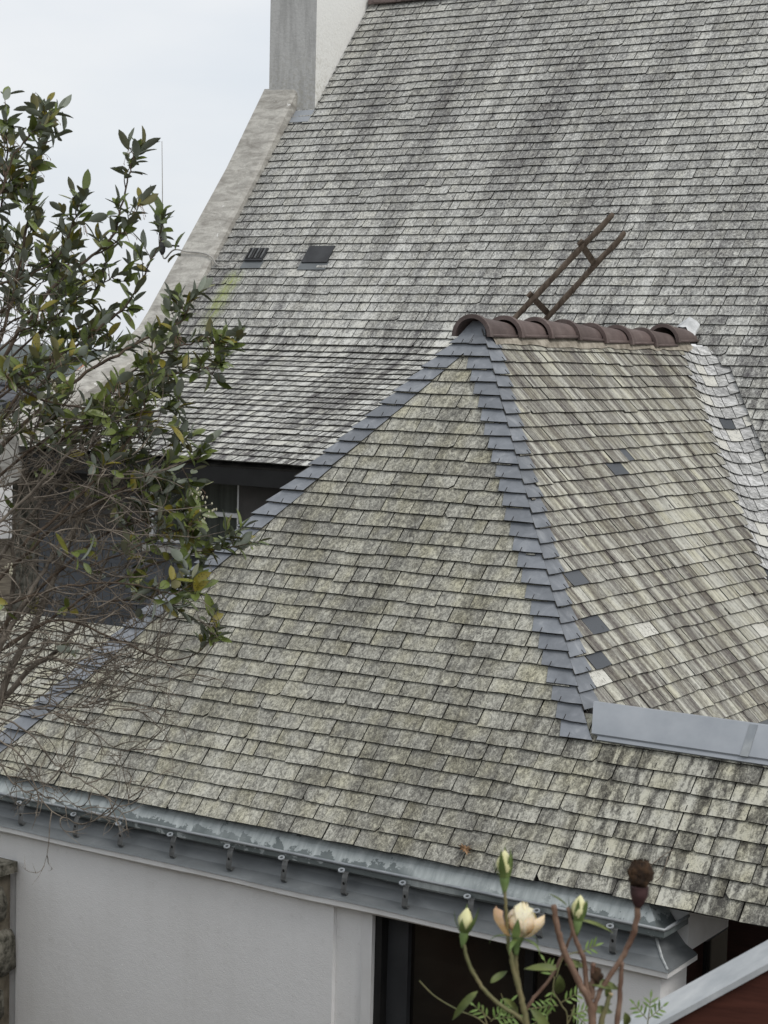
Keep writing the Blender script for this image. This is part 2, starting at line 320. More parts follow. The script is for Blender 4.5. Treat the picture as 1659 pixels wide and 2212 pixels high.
# ------------------------------------------------------------------ slates
EXP, SW, SLEN, SWF = .119, .225, .262, .255
def clip(poly, hp):
    """poly [(u,v)]; hp (a,b,c): keep a*u+b*v<=c"""
    a, b, c = hp; o = []
    for i in range(len(poly)):
        p, q = poly[i], poly[(i + 1) % len(poly)]
        dp, dq = a * p[0] + b * p[1] - c, a * q[0] + b * q[1] - c
        if dp <= 0: o.append(p)
        if dp * dq < 0:
            s = dp / (dp - dq); o.append((p[0] + (q[0] - p[0]) * s, p[1] + (q[1] - p[1]) * s))
    return o
class Field:
    def __init__(s): s.items = []
    def slate(s, fr, poly, vt, tint, lift=0., th=.011, tail=.033, L=SLEN, roll=0., pitch=0.):
        """fr(u,v,n) -> world; POLY clipped outline"""
        if len(poly) < 3: return
        ar = abs(sum(poly[i][0] * poly[(i + 1) % len(poly)][1] - poly[(i + 1) % len(poly)][0] * poly[i][1] for i in range(len(poly)))) / 2
        if ar < .0012: return
        uc = sum(p[0] for p in poly) / len(poly)
        top, bot = [], []
        for (u, v) in poly:
            k = (v - (vt - L)) / L
            h = tail * k + lift + roll * (u - uc) + pitch * k
            top.append(fr(u, v, h)); bot.append(fr(u, v, h - th))
        n = len(poly)
        faces = [tuple(range(n))] + [(i, n + i, n + (i + 1) % n, (i + 1) % n) for i in range(n)]
        V = top + bot
        nrm = (V[1] - V[0]).cross(V[2] - V[0])
        if nrm.dot(fr(uc, vt, .1) - fr(uc, vt, 0)) < 0: faces = [f[::-1] for f in faces]
        # size in the picture of the bare part
        pp = [proj(fr(u, max(v, vt - EXP), .02)) for (u, v) in poly]
        cx = sum(p[0] for p in pp) / n; cy = sum(p[1] for p in pp) / n
        a = abs(sum(pp[i][0] * pp[(i + 1) % n][1] - pp[(i + 1) % n][0] * pp[i][1] for i in range(n))) / 2
        if not (5 < cx < 1654 and 5 < cy < 2207): a = 0
        s.items.append([a, V, faces, tint, (cx, cy)])
    def special(s, cx, cy, ch, val=1.):
        """mark the slate nearest a spot of the roof"""
        b = min(s.items, key=lambda i: (i[4][0] - cx) ** 2 + (i[4][1] - cy) ** 2 if i[0] > 0 else 1e12)
        t = list(b[3]); t[ch] = val; b[3] = tuple(t)
    def build(s, parent, mat, limit, hidden=None, name='slate'):
        if hidden:
            for it in s.items:
                if hidden(*it[4]): it[0] = 0
        s.items.sort(key=lambda i: -i[0])
        rest = MB()
        for k, (a, V, F, t, c) in enumerate(s.items):
            if k < limit and a > 0:
                o = sum(V, Vector()) / len(V)
                add(name, V, F, [mat, M_EDGE], parent, o, [0] + [1] * (len(F) - 1), tint=[t] * len(F))
            else:
                b = len(rest.v); rest.v += V
                for j, f in enumerate(F): rest.f.append([b + i for i in f]); rest.m.append(0 if j == 0 else 1); rest.t.append(t)
        if rest.v:
            tag(rest.build(name + '_field', [mat, M_EDGE], parent, origin=WL[parent.name], tint=True), kind='stuff')
def frame(O, eu, ev, en):
    O, eu, ev, en = Vector(O), Vector(eu), Vector(ev), Vector(en)
    return lambda u, v, n: O + eu * u + ev * v + en * n
def lay(F, fr, vt, u0, u1, hps, k, zone=lambda u, v: 0., w=SW, sloppy=1., chip=.10, L=SLEN, tail=.033, fresh=.0):
    """one course of slates, tails at v = VT"""
    rng = random.Random(k * 7919 + int(abs(u0) * 100) + int(vt * 1000))
    j0 = int(math.floor(u0 / w)) - 1; j1 = int(math.ceil(u1 / w)) + 1
    edges = []
    for j in range(j0, j1 + 1):
        edges.append(j * w + (k % 2) * w / 2 + rng.gauss(0, .006) * sloppy)
        if rng.random() < .055: edges.append(edges[-1] + w * rng.uniform(.35, .65))
    wav = [rng.uniform(0, 6.28), rng.uniform(0, 6.28)]
    for a, b in zip(edges[:-1], edges[1:]):
        if b < u0 or a > u1: continue
        g = rng.uniform(.0022, .0058)
        dv = .004 * math.sin(a * 1.3 + wav[0]) + .003 * math.sin(a * 3.1 + wav[1])
        e0, e1 = (dv + rng.gauss(0, .0022) * sloppy, dv + rng.gauss(0, .0022) * sloppy)
        if rng.random() < .025: s_ = rng.uniform(.008, .022); e0 += s_; e1 += s_
        a += g; b -= g
        poly = [(a, vt - L), (b, vt - L), (b, vt + e1), (a, vt + e0)]
        if rng.random() < chip:
            cu, cv = rng.uniform(.012, .035), rng.uniform(.012, .035)
            if rng.random() < .5: poly = poly[:2] + [(b, vt + e1 - cv), (b - cu, vt + e1), (a, vt + e0)]
            else: poly = poly[:3] + [(a + cu, vt + e0), (a, vt + e0 - cv)]
        elif rng.random() < .5:
            m_ = rng.uniform(.3, .7); poly = poly[:3] + [(a * m_ + b * (1 - m_), vt + e0 * m_ + e1 * (1 - m_) + rng.gauss(0, .0025))] + poly[3:]
        for h in hps: poly = clip(poly, h)
        um = (a + b) / 2
        t = (rng.random(), 1. if rng.random() < fresh else 0., 0., max(0., min(1., zone(um, vt))))
        F.slate(fr, poly, vt, t, roll=rng.gauss(0, .008) * sloppy, pitch=rng.gauss(0, .0016), L=L, tail=tail)

# ================================================================== MAIN HOUSE
main = empty('main_house', (-1, 6, 0))
tag(main, 'tall house behind with a steep lichen-grey slate roof and a gable chimney', 'house')
VX0, CHX, CHY = -6.05, -5.78, 5.98
VRIDGE = -4.06 / SP
frM = frame((0, 3.9, ZG), (1, 0, 0), (0, -CP, -SP), (0, -SP, CP))
UMAX = 5.2
mb = MB()   # boards under the slates: upper slope and, right of the wing, the slope running on down
d0 = -.05
mb.prism([frM(VX0 - .05, VRIDGE, d0), frM(UMAX, VRIDGE, d0), frM(UMAX, 0, d0), frM(VX0 - .05, 0, d0)][::-1], Vector((0, SP, -CP)) * .06)
mb.prism([frM(.1, .002, d0), frM(UMAX, .002, d0), frM(UMAX, 3.8, d0), frM(3.8 * CP + .1, 3.8, d0)][::-1], Vector((0, SP, -CP)) * .06)
slope = mb.build('roof_slope', M_DECK, main, origin=frM(0, 0, 0))
FM = Field()
k = 0
zm = lambda u, v: .1 + .4 * max(0, min(1, (v + 1.2) / 2.2))
for k in range(-34, 48):
    vt = -k * EXP
    if vt - EXP < VRIDGE: continue
    if vt <= 0.02:
        hps = [(-1, 0, -(CHX + .005))] if vt < -3.30 else [(-1, 0, -(VX0 + .004))]
        hps.append((0, -1, -VRIDGE))
        lay(FM, frM, vt, VX0 - .1, UMAX, hps, k + 100, zm, chip=.16)
    else:
        # right of the valley only
        lay(FM, frM, vt, vt * CP, UMAX, [(-1, CP, -max(.0, min(.295, vt * .75 - .05)))], k + 100, zm, chip=.16)
FM.special(646, 590, 2, .6)
# kick: the left part sweeps out to a low-pitched eave
KP, NSW = [], 40
LK = 2.86; a_end = R(23.8); TRK = .62
def kick_pt(v):
    y, z, s = 3.9, 0., 0.
    while s < v - 1e-9:
        ds = min(.02, v - s); q = min(1, (s + ds / 2) / TRK); q = q * q * (3 - 2 * q); a = PH + (a_end - PH) * q
        y -= ds * math.cos(a); z -= ds * math.sin(a); s += ds
    q = min(1, v / TRK); q = q * q * (3 - 2 * q); a = PH + (a_end - PH) * q
    return y, z, a
def kick_frame(vt):
    y, z, a = kick_pt(vt)
    f = frame((0, y, ZG + z), (1, 0, 0), (0, -math.cos(a), -math.sin(a)), (0, -math.sin(a), math.cos(a)))
    return lambda u, v, n: f(u, v - vt, n)
KX1 = -.35
row = [kick_pt(LK * i / 16 - (.04 if i == 16 else 0)) for i in range(17)]
mb = MB()
up = [[(x, y + math.sin(a) * .045, ZG + z - math.cos(a) * .045) for x in (VX0 - .05, KX1)] for (y, z, a) in row]
lo = [[(x, y + math.sin(a) * .11, ZG + z - math.cos(a) * .11) for x in (VX0 - .05, KX1)] for (y, z, a) in row]
mb.grid(up); mb.grid([r[::-1] for r in lo]); mb.poly([up[-1][0], up[-1][1], lo[-1][1], lo[-1][0]], [(0, 1, 2, 3)])
kslope = mb.build('flared_roof_slope', M_DECK, main, origin=frM(-3, 0, 0))
FK = Field()
for k in range(1, int(LK / EXP) + 1):
    vt = k * EXP
    lay(FK, kick_frame(vt), vt, VX0 - .1, KX1, [(-1, 0, -(VX0 + .004)), (1, 0, KX1)], 300 - k, lambda u, v: .55 + .45 * v / LK, chip=.14)
FK.special(685, 805, 2); FK.special(600, 960, 2, .8)
# vents leave a hole in the slates
def roof_vent(u, v, wu, hv, raised, grille, label):
    e = empty('roof_vent', frM(u, v, 0)) ; e.parent = main; e.location = frM(u, v, 0) - WL[main.name]
    tag(e, label)
    h = raised
    b = MB(); b.prism([frM(u - wu / 2, v - hv / 2, .012), frM(u + wu / 2, v - hv / 2, .012), frM(u + wu / 2, v + hv / 2, .016), frM(u - wu / 2, v + hv / 2, .016)], frM(0, 0, h) - frM(0, 0, 0))
    b.build('vent_cowl', M_VENT, e)
    if grille:
        for i in range(6):
            a = u - wu / 2 + (i + .5) * wu / 6
            q = MB(); q.prism([frM(a - .008, v - hv * .42, h + .014), frM(a + .008, v - hv * .42, h + .014), frM(a + .008, v + hv * .36, h + .018), frM(a - .008, v + hv * .36, h + .018)], frM(0, 0, .012) - frM(0, 0, 0))
            q.build('grille_bar', M_STRAP if i % 2 else M_DARKMETAL, e)
    b = MB(); b.prism([frM(u - wu * .55, v + hv / 2 - .02, .024), frM(u + wu * .55, v + hv / 2 - .02, .024), frM(u + wu * .55, v + hv / 2 + .10, .030), frM(u - wu * .55, v + hv / 2 + .10, .030)], frM(0, 0, .004) - frM(0, 0, 0))
    b.build('zinc_apron', M_SKIRT, e)
    return e
slope_h = lambda x, y: (x > 985 + (y - 690) * .27 and y > 690 and x < 1480 + (y - 690) * .37) or (y > 668 and 985 < x < 1490) or (x > 1030 - (y - 690) * 1.15 and x < 1500 and y > 690) or x < 330
FM.build(slope, M_MAIN, 300, slope_h)
FK.build(kslope, M_MAIN, 120, slope_h)
roof_vent(-5.50, -1.03, .25, .19, .035, True, 'small black vent grille low on the big slope near the coping')
roof_vent(-4.66, -1.03, .34, .24, .028, False, 'square black vent cowl right of the grille')
# zinc soaker under the chimney foot
mb = MB(); mb.prism([frM(VX0 + .01, -3.32, .022), frM(CHX + .01, -3.32, .022), frM(CHX + .01, -3.12, .03), frM(VX0 + .01, -3.12, .03)], frM(0, 0, .006) - frM(0, 0, 0))
mb.build('zinc_soaker', M_ZNEW, main)
# ridge tiles of the main roof
def ridge_tile(name, p, d, length, rad, parent, tnt, tilt=0., collar=True, flare=.012, up=Vector((0, 0, 1))):
    d = Vector(d).normalized(); side = d.cross(up).normalized(); upv = side.cross(d)
    p = Vector(p); n = 14; b = MB()
    def ring(s, r, dz=0.): return [p + d * s + (side * math.cos(math.pi * i / n) + upv * math.sin(math.pi * i / n)) * r + upv * (dz + tilt * s) for i in range(n + 1)]
    secs = [(0, rad + .018), (.045, rad + .018), (.047, rad + .004), (.062, rad + .010), (.072, rad + .001), (length, rad - .032)] if collar else [(0, rad), (length, rad)]
    outer = [ring(s, r) for s, r in secs]; inner = [ring(s, r - .018 if i > 1 else rad - .014) for i, (s, r) in enumerate(secs)]
    b.grid(outer); b.grid([x[::-1] for x in inner])
    b.grid([outer[0], inner[0]]); b.grid([inner[-1], outer[-1]])
    for e in (0, -1): b.grid([[o[e], i_[e]] for o, i_ in zip(outer, inner)])
    for sgn, e in ((1, 0), (-1, -1)):   # thickened foot along both edges
        a0, a1 = p + d * .06 + side * sgn * rad, p + d * length + side * sgn * rad
        a1 = a1 - side * sgn * .026
        b.prism([a0 - side * sgn * .002 + upv * (tilt * .06), a0 + side * sgn * flare + upv * (tilt * .06), a0 + side * sgn * flare + upv * (.022 + tilt * .06), a0 + upv * (.026 + tilt * .06)], (a1 - a0) + upv * tilt * (length - .06))
    b.t = [tnt] * len(b.f)
    o = b.build(name, M_CLAY, parent, origin=p, tint=True)
    for pl in o.data.polygons[:]: pl.use_smooth = len(pl.vertices) == 4
    return o
yr = 3.9 + 4.06 / TP
for i in range(9):
    ridge_tile('ridge_tile', (CHX + .03 + i * .42, yr, ZG + 4.0), (1, 0, 0), .46, .13, main, (random.random(), 0, 0, 0), 0.)
# coping along the gable, following slope and kick
spts = [(yr - .02, 4.06, PH), ] + [(3.9 + s * CP, s * SP, PH) for s in (2.2, 1.0, .35)] + [kick_pt(LK * i / 12) for i in range(13)]
mb = MB()
XO = -6.535
for (ya, za, aa), (yb, zb, ab) in zip(spts[:-1], spts[1:]):
    hh = .155; ha = hh
    if za > 2.9: ya, za = 5.99, 2.09 * TP; ha = .27     # stops at the chimney
    A = [(VX0, ya, ZG + za - .3), (VX0, ya, ZG + za + ha - .03), (VX0 - .05, ya, ZG + za + ha), (XO, ya, ZG + za + ha + .015), (XO, ya, ZG + za - .5)]
    B = [(VX0, yb, ZG + zb - .3), (VX0, yb, ZG + zb + hh - .03), (VX0 - .05, yb, ZG + zb + hh), (XO, yb, ZG + zb + hh + .015), (XO, yb, ZG + zb - .5)]
    mb.poly(A + B, [(i, i + 5, (i + 1) % 5 + 5, (i + 1) % 5) for i in range(5)])
n = len(mb.v); mb.f.append([n - 5, n - 4, n - 3, n - 2, n - 1]); mb.m.append(0); mb.t.append((0, 0, 0, 0))
mb.build('gable_coping', M_CONC, main)
# chimney: slightly tapering stack, foot flaring to the coping
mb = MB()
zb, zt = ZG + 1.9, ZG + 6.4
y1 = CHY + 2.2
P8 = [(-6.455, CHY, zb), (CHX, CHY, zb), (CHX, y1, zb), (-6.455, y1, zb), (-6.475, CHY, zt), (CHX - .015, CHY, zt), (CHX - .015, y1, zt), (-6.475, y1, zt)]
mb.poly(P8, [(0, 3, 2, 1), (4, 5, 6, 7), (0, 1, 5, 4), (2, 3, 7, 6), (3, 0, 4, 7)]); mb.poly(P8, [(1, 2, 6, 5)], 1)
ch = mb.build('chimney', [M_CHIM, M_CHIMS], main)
mb = MB(); mb.box((-6.56, CHY - .08, zt + .002), (CHX + .08, y1 + .08, zt + .14)); mb.build('chimney_cap', M_CHIM, ch)
# walls
YW = 1.80
ye, ze, _a = kick_pt(LK)
mb = MB()
mb.prism([(-6.55, YW, 0), (-6.55, 9.2, 0), (-6.55, 9.2, ZG + 1.6), (-6.55, yr, ZG + 3.7), (-6.55, 3.9, ZG - .15), (-6.55, YW, ZG - 1.30)], (.35, 0, 0))
mb.build('gable_wall', M_STONE, main)
WX0, WX1, WZ0, WZ1 = -4.75, -3.62, ZG - 2.15, ZG - 1.46
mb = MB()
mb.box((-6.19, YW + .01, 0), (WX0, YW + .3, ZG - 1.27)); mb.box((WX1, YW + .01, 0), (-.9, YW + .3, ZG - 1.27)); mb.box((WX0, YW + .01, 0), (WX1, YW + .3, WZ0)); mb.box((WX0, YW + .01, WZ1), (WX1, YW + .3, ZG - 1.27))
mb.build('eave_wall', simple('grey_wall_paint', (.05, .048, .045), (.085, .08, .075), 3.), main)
mb = MB(); mb.box((-6.2, ye + .06, ZG + ze - .20), (KX1 - .6, ye + .10, ZG + ze - .045)); mb.build('eave_fascia', M_BLACK, main)
win = empty('window', (-4.2, YW, WZ0)); win.parent = main; win.location = WL['window'] - WL[main.name]
b = MB(); b.box((WX0 + .02, YW + .10, WZ0 + .02), (WX1 - .02, YW + .115, WZ1 - .02)); b.build('pane', simple('green_grey_glass', (.045, .052, .046), (.085, .093, .084), 2.5, .08, .5, stretch=(8, 1, .3)), win)
for (a, c_) in (((WX0, YW + .04, WZ1 - .05), (WX1, YW + .099, WZ1)), ((WX0, YW + .04, WZ0), (WX1, YW + .099, WZ0 + .05)), ((WX0, YW + .04, WZ0 + .32), (WX1, YW + .098, WZ0 + .36)),
                ((WX0, YW + .05, WZ0 + .05), (WX0 + .05, YW + .097, WZ1 - .05)), ((WX1 - .05, YW + .05, WZ0 + .05), (WX1, YW + .097, WZ1 - .05)), ((-4.22, YW + .05, WZ0 + .365), (-4.18, YW + .097, WZ1 - .05))):
    b = MB(); b.box(a, c_); b.build('window_frame', M_FRAME, win)
b = MB(); b.box((WX0 - .1, YW - .12, WZ0 - .06), (WX1 + .1, YW + .05, WZ0 - .002)); b.build('window_sill', M_CONC, win)
# dark slate hanging below the window
frH = frame((0, YW - .01, WZ0 - .10), (1, 0, 0), (0, 0, -1), (0, -1, 0))
FH = Field()
for k in range(1, 15):
    lay(FH, frH, k * .13, -6.1, -2.2, [(-1, 0, 6.15), (1, 0, -2.2)], k, lambda u, v: 0., fresh=1., tail=.012)
mb = MB(); mb.box((-6.15, YW - .012, ZG - 4.2), (-2.2, YW + .004, WZ0 - .10)); hang = mb.build('slate_hung_panel', M_DECK, main)
FH.build(hang, M_MAIN, 0)

# ================================================================== FRONT WING
wing = empty('front_wing', (.2, -.5, 0))
tag(wing, 'low white rendered wing with a hipped slate roof, blue-grey hip slates and a zinc gutter', 'house')
YE = -2.66; VE = -YE / CP                       # front eave
EXT = 5.2                                       # the front slope runs on to the right below the zinc ridge flashing
ZF = -2.555; VZ = -ZF / SP
frF = frame((0, 0, ZG), (1, 0, 0), (0, -CP, -SP), (0, -SP, CP))
frS = frame((0, 0, ZG), (0, 1, 0), (CP, 0, -SP), (SP, 0, CP))
TH = Vector((0, SP, -CP)) * .05
mb = MB()
mb.prism([frF(0, .02, -.012), frF(-VE * CP, VE - .03, -.012), frF(VE * CP, VE - .03, -.012)], TH)
fs = mb.build('front_roof_slope', M_DECK, wing, origin=frF(0, VE, 0))
mb = MB(); mb.prism([frF(VZ * CP - .25, VZ - .22, -.02), frF(VE * CP - .25, VE - .035, -.02), frF(EXT, VE - .035, -.02), frF(EXT, VZ - .22, -.02)], TH)
mb.build('eave_boarding', M_DECK, fs)
FF = Field(); NF = int(VE / EXP)
for k in range(NF + 1):
    vt = VE - k * EXP
    if vt < .12: break
    low = vt > VZ + .02
    hps = [(-1, -CP, -.03), (0, -1, -max(.05, 0))]
    if low: hps.append((0, -1, -(VZ - .17)))
    if low:
        # right of the hip the course starts under the zinc flashing
        lay(FF, frF, vt, -vt * CP, EXT, hps + [(1, 0, EXT)], k, lambda u, v: max(0, min(1, (u - 1.3) / 1.1)), sloppy=1.1, w=SWF)
    else:
        lay(FF, frF, vt, -vt * CP, vt * CP, hps + [(1, -CP, -.03)], k, lambda u, v: 0., sloppy=1.1, w=SWF)
# side slope
ZS = -2.78; VS = -ZS / SP
mb = MB(); mb.prism([frS(0, .02, -.012), frS(3.9, .02, -.012), frS(3.9 - VS * CP, VS, -.012), frS(-VS * CP, VS, -.012)][::-1], Vector((-SP, 0, -CP)) * .05)
ss = mb.build('side_roof_slope', M_DECK, wing, origin=frS(1, VS, 0))
FS = Field(); WV = .43
for k in range(int(VS / EXP) + 1):
    vt = VS - k * EXP + .02
    if vt < .10: break
    lay(FS, frS, vt, -vt * CP, 3.9 - vt * CP, [(-1, -CP, -.03), (1, CP, 3.9 - WV + .10), (0, -1, -.03)], k + 500, sloppy=1.2, chip=.04, w=SWF, tail=.037)
for (x, y) in ((1352, 980), (1327, 1010), (1300, 1426), (1245, 1250), (1275, 1352)): FS.special(x, y, 1)
for (x, y) in ((1382, 1366), (1640, 1368), (1310, 1465)): FS.special(x, y, 2)
# far (left) slope: boards and slates, seen only from the side
frL = frame((0, 0, ZG), (0, -1, 0), (-CP, 0, -SP), (-SP, 0, CP))
mb = MB(); mb.prism([frL(0, .02, -.012), frL(-3.9, .02, -.012), frL(-3.9 , VE, -.012), frL(VE * CP, VE, -.012)], Vector((SP, 0, -CP)) * .05)
ls = mb.build('far_roof_slope', M_DECK, wing, origin=frL(0, VE, 0))
FL = Field()
for k in range(NF + 1):
    vt = VE - k * EXP
    if vt < .12: break
    lay(FL, frL, vt, -3.9, vt * CP, [(1, -CP, -.03), (0, -1, -.03)], k + 900)
for i in FL.items: i[0] = 0
HOOKS = MB()
def hook(fr, u, v, n=.03):
    a = fr(u, v - .030, n); b = fr(u, v + .006, n + .004); s = (fr(u + .0018, v, n) - fr(u, v, n)); o = (fr(u, v, n + .004) - fr(u, v, n))
    HOOKS.prism([a - s, a + s, b + s, b - s], o)
for it in FS.items:
    V = it[1]; n = len(it[2]) - 1
    if n >= 4 and it[0] > 0 and random.random() < .75:
        p = (V[2] + V[3]) / 2; u = p.y; v = (p.x) / CP if False else (ZG - p.z) / SP
        hook(frS, u, v + .01, .026)
for it in FF.items:
    V = it[1]
    if it[0] > 0 and it[3][3] > .35 and random.random() < .35:
        p = (V[2] + V[3]) / 2; hook(frF, p.x, (ZG - p.z) / SP + .008, .026)
FF.build(fs, M_FRONT, 330)
FS.build(ss, M_SIDE, 300)
FL.build(ls, M_SIDE, 0)
# hip slates (newer, blue-grey), one row on each side of each hip
def hip_row(fr, sgn, n_rows, wd, name='hip_slate', lean=.5, label=None):
    rng = random.Random(int(sgn * 10 + wd * 100))
    for k in range(n_rows):
        vt = VE - k * EXP
        if sgn == 2: vt = VS - k * EXP + .02
        if vt < .10: break
        if sgn == 2 and vt > VZ - .09: continue        # ends behind the zinc flashing
        sg = 1 if sgn in (1,) else -1
        if sgn == 1 and vt > VZ + .13: continue        # right hip stops at the zinc flashing
        L = .17; top = max(vt - L, .0)
        hu = lambda v: sg * v * CP
        w_ = wd * rng.uniform(.96, 1.05); ln = lean
        e = [rng.gauss(0, .003) for _ in range(4)]
        outer_t, outer_b = hu(top) + sg * .014, hu(vt) + sg * .033
        inner_b = hu(vt) - sg * w_ ; inner_t = inner_b - sg * (vt - top) * CP * ln
        if abs(top) < .02 or (inner_t * sg < -abs(hu(top)) and sgn in (1, -1)): inner_t = -sg * abs(hu(top)) * .3
        if sgn in (1, -1) and abs(inner_b) > 0 and inner_b * sg < -abs(hu(vt)) * .2: inner_b = -sg * abs(hu(vt)) * .1
        poly = [(inner_t + e[0], top), (outer_t, top), (outer_b + e[1] * 0, vt + e[2]), ((outer_b + inner_b) / 2, vt + e[2] / 2 + rng.gauss(.002, .002)), (inner_b + e[3], vt + e[3])]
        F1 = Field(); rr = rng.random(); F1.slate(fr, poly, vt, (rr, 1, 0, 0), lift=.016, th=.010, tail=.028, L=L, roll=rng.gauss(0, .012), pitch=rng.gauss(.002, .002))
        if not F1.items: continue
        a, V, F, t_, c_ = F1.items[0]
        add(name, V, F, [M_HIP, M_EDGE], wing, sum(V, Vector()) / len(V), [0] + [1] * (len(F) - 1), tint=[t_] * len(F))
        hook(fr, (inner_b * .7 + outer_b * .3), vt + .004, .056)
hip_row(frF, 1, NF, .190); hip_row(frF, -1, NF, .19, lean=.75); hip_row(frS, 2, NF, .195, lean=.8); hip_row(frL, 1, NF, .2)
tag(HOOKS.build('slate_hook', M_WIRE, wing, origin=WL[wing.name]), kind='stuff')
# rounded swept valley
def vpt(u, z, sag=.075):
    V = Vector((-z / TP, 3.9 + z / TP, ZG + z)); A = V + Vector((0, -WV, 0)); B = V + Vector((.35, 0, 0))
    q = (u + 1) / 2; p = A * (1 - q) ** 2 + V * (2 * q * (1 - q)) + B * q ** 2
    d = Vector((1 / TP, -1 / TP, -1)) * (sag * (1 - u * u))
    return p + d + Vector((SP * (1 - q), -SP * q, CP)) * (.004 - .032 * q)
zs = [-.02 - (VS * SP) * i / 30 for i in range(31)]
mb = MB(); mb.grid([[vpt(u, z) - Vector((.01, -.01, .03)) for u in (-1, -.6, -.2, .2, .6, 1)] for z in zs][::-1])
val = mb.build('rounded_valley', M_DECK, wing, origin=vpt(0, -2))
M_VALLEY = slate_mat('slate_valley', 'Y', (.11, .11, .11), (.36, .36, .353), (.58, .58, .565), (1, 1, .97), .3, .3, .7, .2, 12., 1.2, .10)
rng = random.Random(3)
for k in range(int(VS / EXP) + 1):
    zt = -(VS - k * EXP + .02) * SP
    if zt > -.10: break
    nn = 5; cuts = [-1] + sorted([-1 + 2 * (i + (.5 if k % 2 else 0)) / nn + rng.gauss(0, .05) for i in range(1 if k % 2 == 0 else 0, nn)]) + [1.02]
    for a, b in zip(cuts[:-1], cuts[1:]):
        if b - a < .12: continue
        pts = []; e = rng.gauss(0, .004)
        sub = [a + .012 + (b - a - .024) * i / 2 for i in range(3)]
        nrm = lambda u: Vector((SP * (1 - (u + 1) / 2), -SP * (u + 1) / 2, CP))
        zh = min(zt + 1.7 * EXP * SP, -.01)
        top = [vpt(u, zh) for u in sub] + [vpt(u, zt + e) + nrm(u) * .032 for u in sub[::-1]]
        bot = [p - nrm(0) * .006 for p in top]
        F = [tuple(range(6))[::-1]] + [(i, (i + 1) % 6, 6 + (i + 1) % 6, 6 + i) for i in range(6)]
        F[0] = (0, 5, 4, 1); F.insert(1, (1, 4, 3, 2))
        fresh = 1. if rng.random() < .012 else 0.
        tn = (rng.random(), fresh, 1. if rng.random() < .10 else 0., 0)
        add('slate', top + bot, F, [M_VALLEY, M_EDGE], val, sum(top, Vector()) / 6, [0, 0] + [1] * 6, tint=[tn] * 8)
# apex slate and ridge tiles
mb = MB(); mb.prism([(-.055, .0, ZG + .03), (.055, .0, ZG + .03), (.145, -.145, ZG - .145), (-.145, -.145, ZG - .145)], Vector((0, -SP, CP)) * .008)
for i in range(len(mb.f)): mb.t[i] = (.55, 1, 0, 0)
mb.build('apex_slate', M_HIP, wing, tint=True)
tl = .49; rz = [.0, .004, .008, .004, -.012, -.016, -.026, .02]
for i in range(8):
    ridge_tile('ridge_tile', (random.gauss(0, .004), -.115 + i * tl, ZG - .085 + rz[i]), (random.gauss(0, .008), 1, 0), tl + .03, .150, wing, (random.random(), 0, 0, 0), tilt=random.gauss(.008, .008))
mb = MB()   # mortar bed under the tiles
for sgn in (-1, 1):
    pts = []
    for i in range(28):
        y = -.02 + i * .137; pts.append((y, random.uniform(.0, .022)))
    mb.grid([[(sgn * (.10), y, ZG - .05), (sgn * (.145), y, ZG - .105), (sgn * (.150 + j), y, ZG - .125 - j * 1.2)] for y, j in pts][::sgn])
mb.build('mortar_bed', M_MORTAR, wing)
mb = MB()   # bright flashing where the ridge meets the main roof
rows = []
for i in range(6):
    q = i / 5
    rows.append([Vector((-.105 + .21 * j / 6 - .02 * q, 3.74 + q * .22 + .015 * math.sin(j * 2.2 + i), ZG - .01 + .10 * math.sin(math.pi * j / 6) * (1 - .35 * q) + q * .12 + .010 * math.sin(j * 3.7 + i * 1.9))) for j in range(7)])
mb.grid(rows); mb.grid([[p - Vector((0, 0, .03)) for p in r][::-1] for r in rows])
for e in (0, -1): mb.grid([[r[e], r[e] - Vector((0, 0, .03))] for r in rows])
mb.build('ridge_end_flashing', M_WHITEMETAL, wing, smooth=True)
# zinc ridge flashing over the right part
yz0, yz1 = ZF / TP, -1.905
X0Z = 1.93
mb = MB()
n_ = Vector((0, -SP, CP))
o1 = .05
A = [Vector((0, yz0 - .012, ZG + ZF - .015)) + n_ * .018, Vector((0, yz0 - .012, ZG + ZF - .015)) + n_ * o1, Vector((0, yz0 + .004, ZG + ZF + .004 * TP)) + n_ * o1,
     Vector((0, yz0 + .008, ZG + ZF + .008 * TP)) + n_ * (o1 + .012), Vector((0, yz1, ZG + yz1 * TP)) + n_ * (o1 + .012), Vector((0, yz1 + .03, ZG + yz1 * TP)) + n_ * (o1 + .012), Vector((0, yz1 + .5, ZG - 2.95)), Vector((0, yz0, ZG - 2.95))]
xs_ = [2.085, EXT]
mb.poly([p + Vector((xs_[0] + (.0 if i > 2 else .04) - (.06 if i in (4, 5) else 0), 0, 0)) for i, p in enumerate(A)] + [p + Vector((xs_[1], 0, 0)) for p in A],
        [(i, i + 8, (i + 1) % 8 + 8, (i + 1) % 8) for i in range(8)] + [tuple(range(8))[::-1], tuple(range(8, 16))])
zf = mb.build('zinc_ridge_flashing', M_ZNEW, wing)
for xl in (3.05, 4.1):
    q0 = Vector((xl, yz0 + .004, ZG + ZF + .004 * TP)) + n_ * (o1 + .0125); q1 = Vector((xl, yz1 - .004, ZG + (yz1 - .004) * TP)) + n_ * (o1 + .0125)
    lp = MB(); lp.prism([q0, q0 + Vector((.05, 0, 0)), q1 + Vector((.05, 0, 0)), q1], n_ * .004); lp.build('lap_seam', M_ZINC, zf)
mb = MB(); mb.prism([(1.9, -1.6, ZG - 2.86), (EXT, -1.6, ZG - 2.86), (EXT, 2.2, ZG - 2.86), (1.9, 2.2, ZG - 2.86)][::-1], (0, 0, -.08)); mb.build('zinc_valley_gutter', M_ZINC, wing)
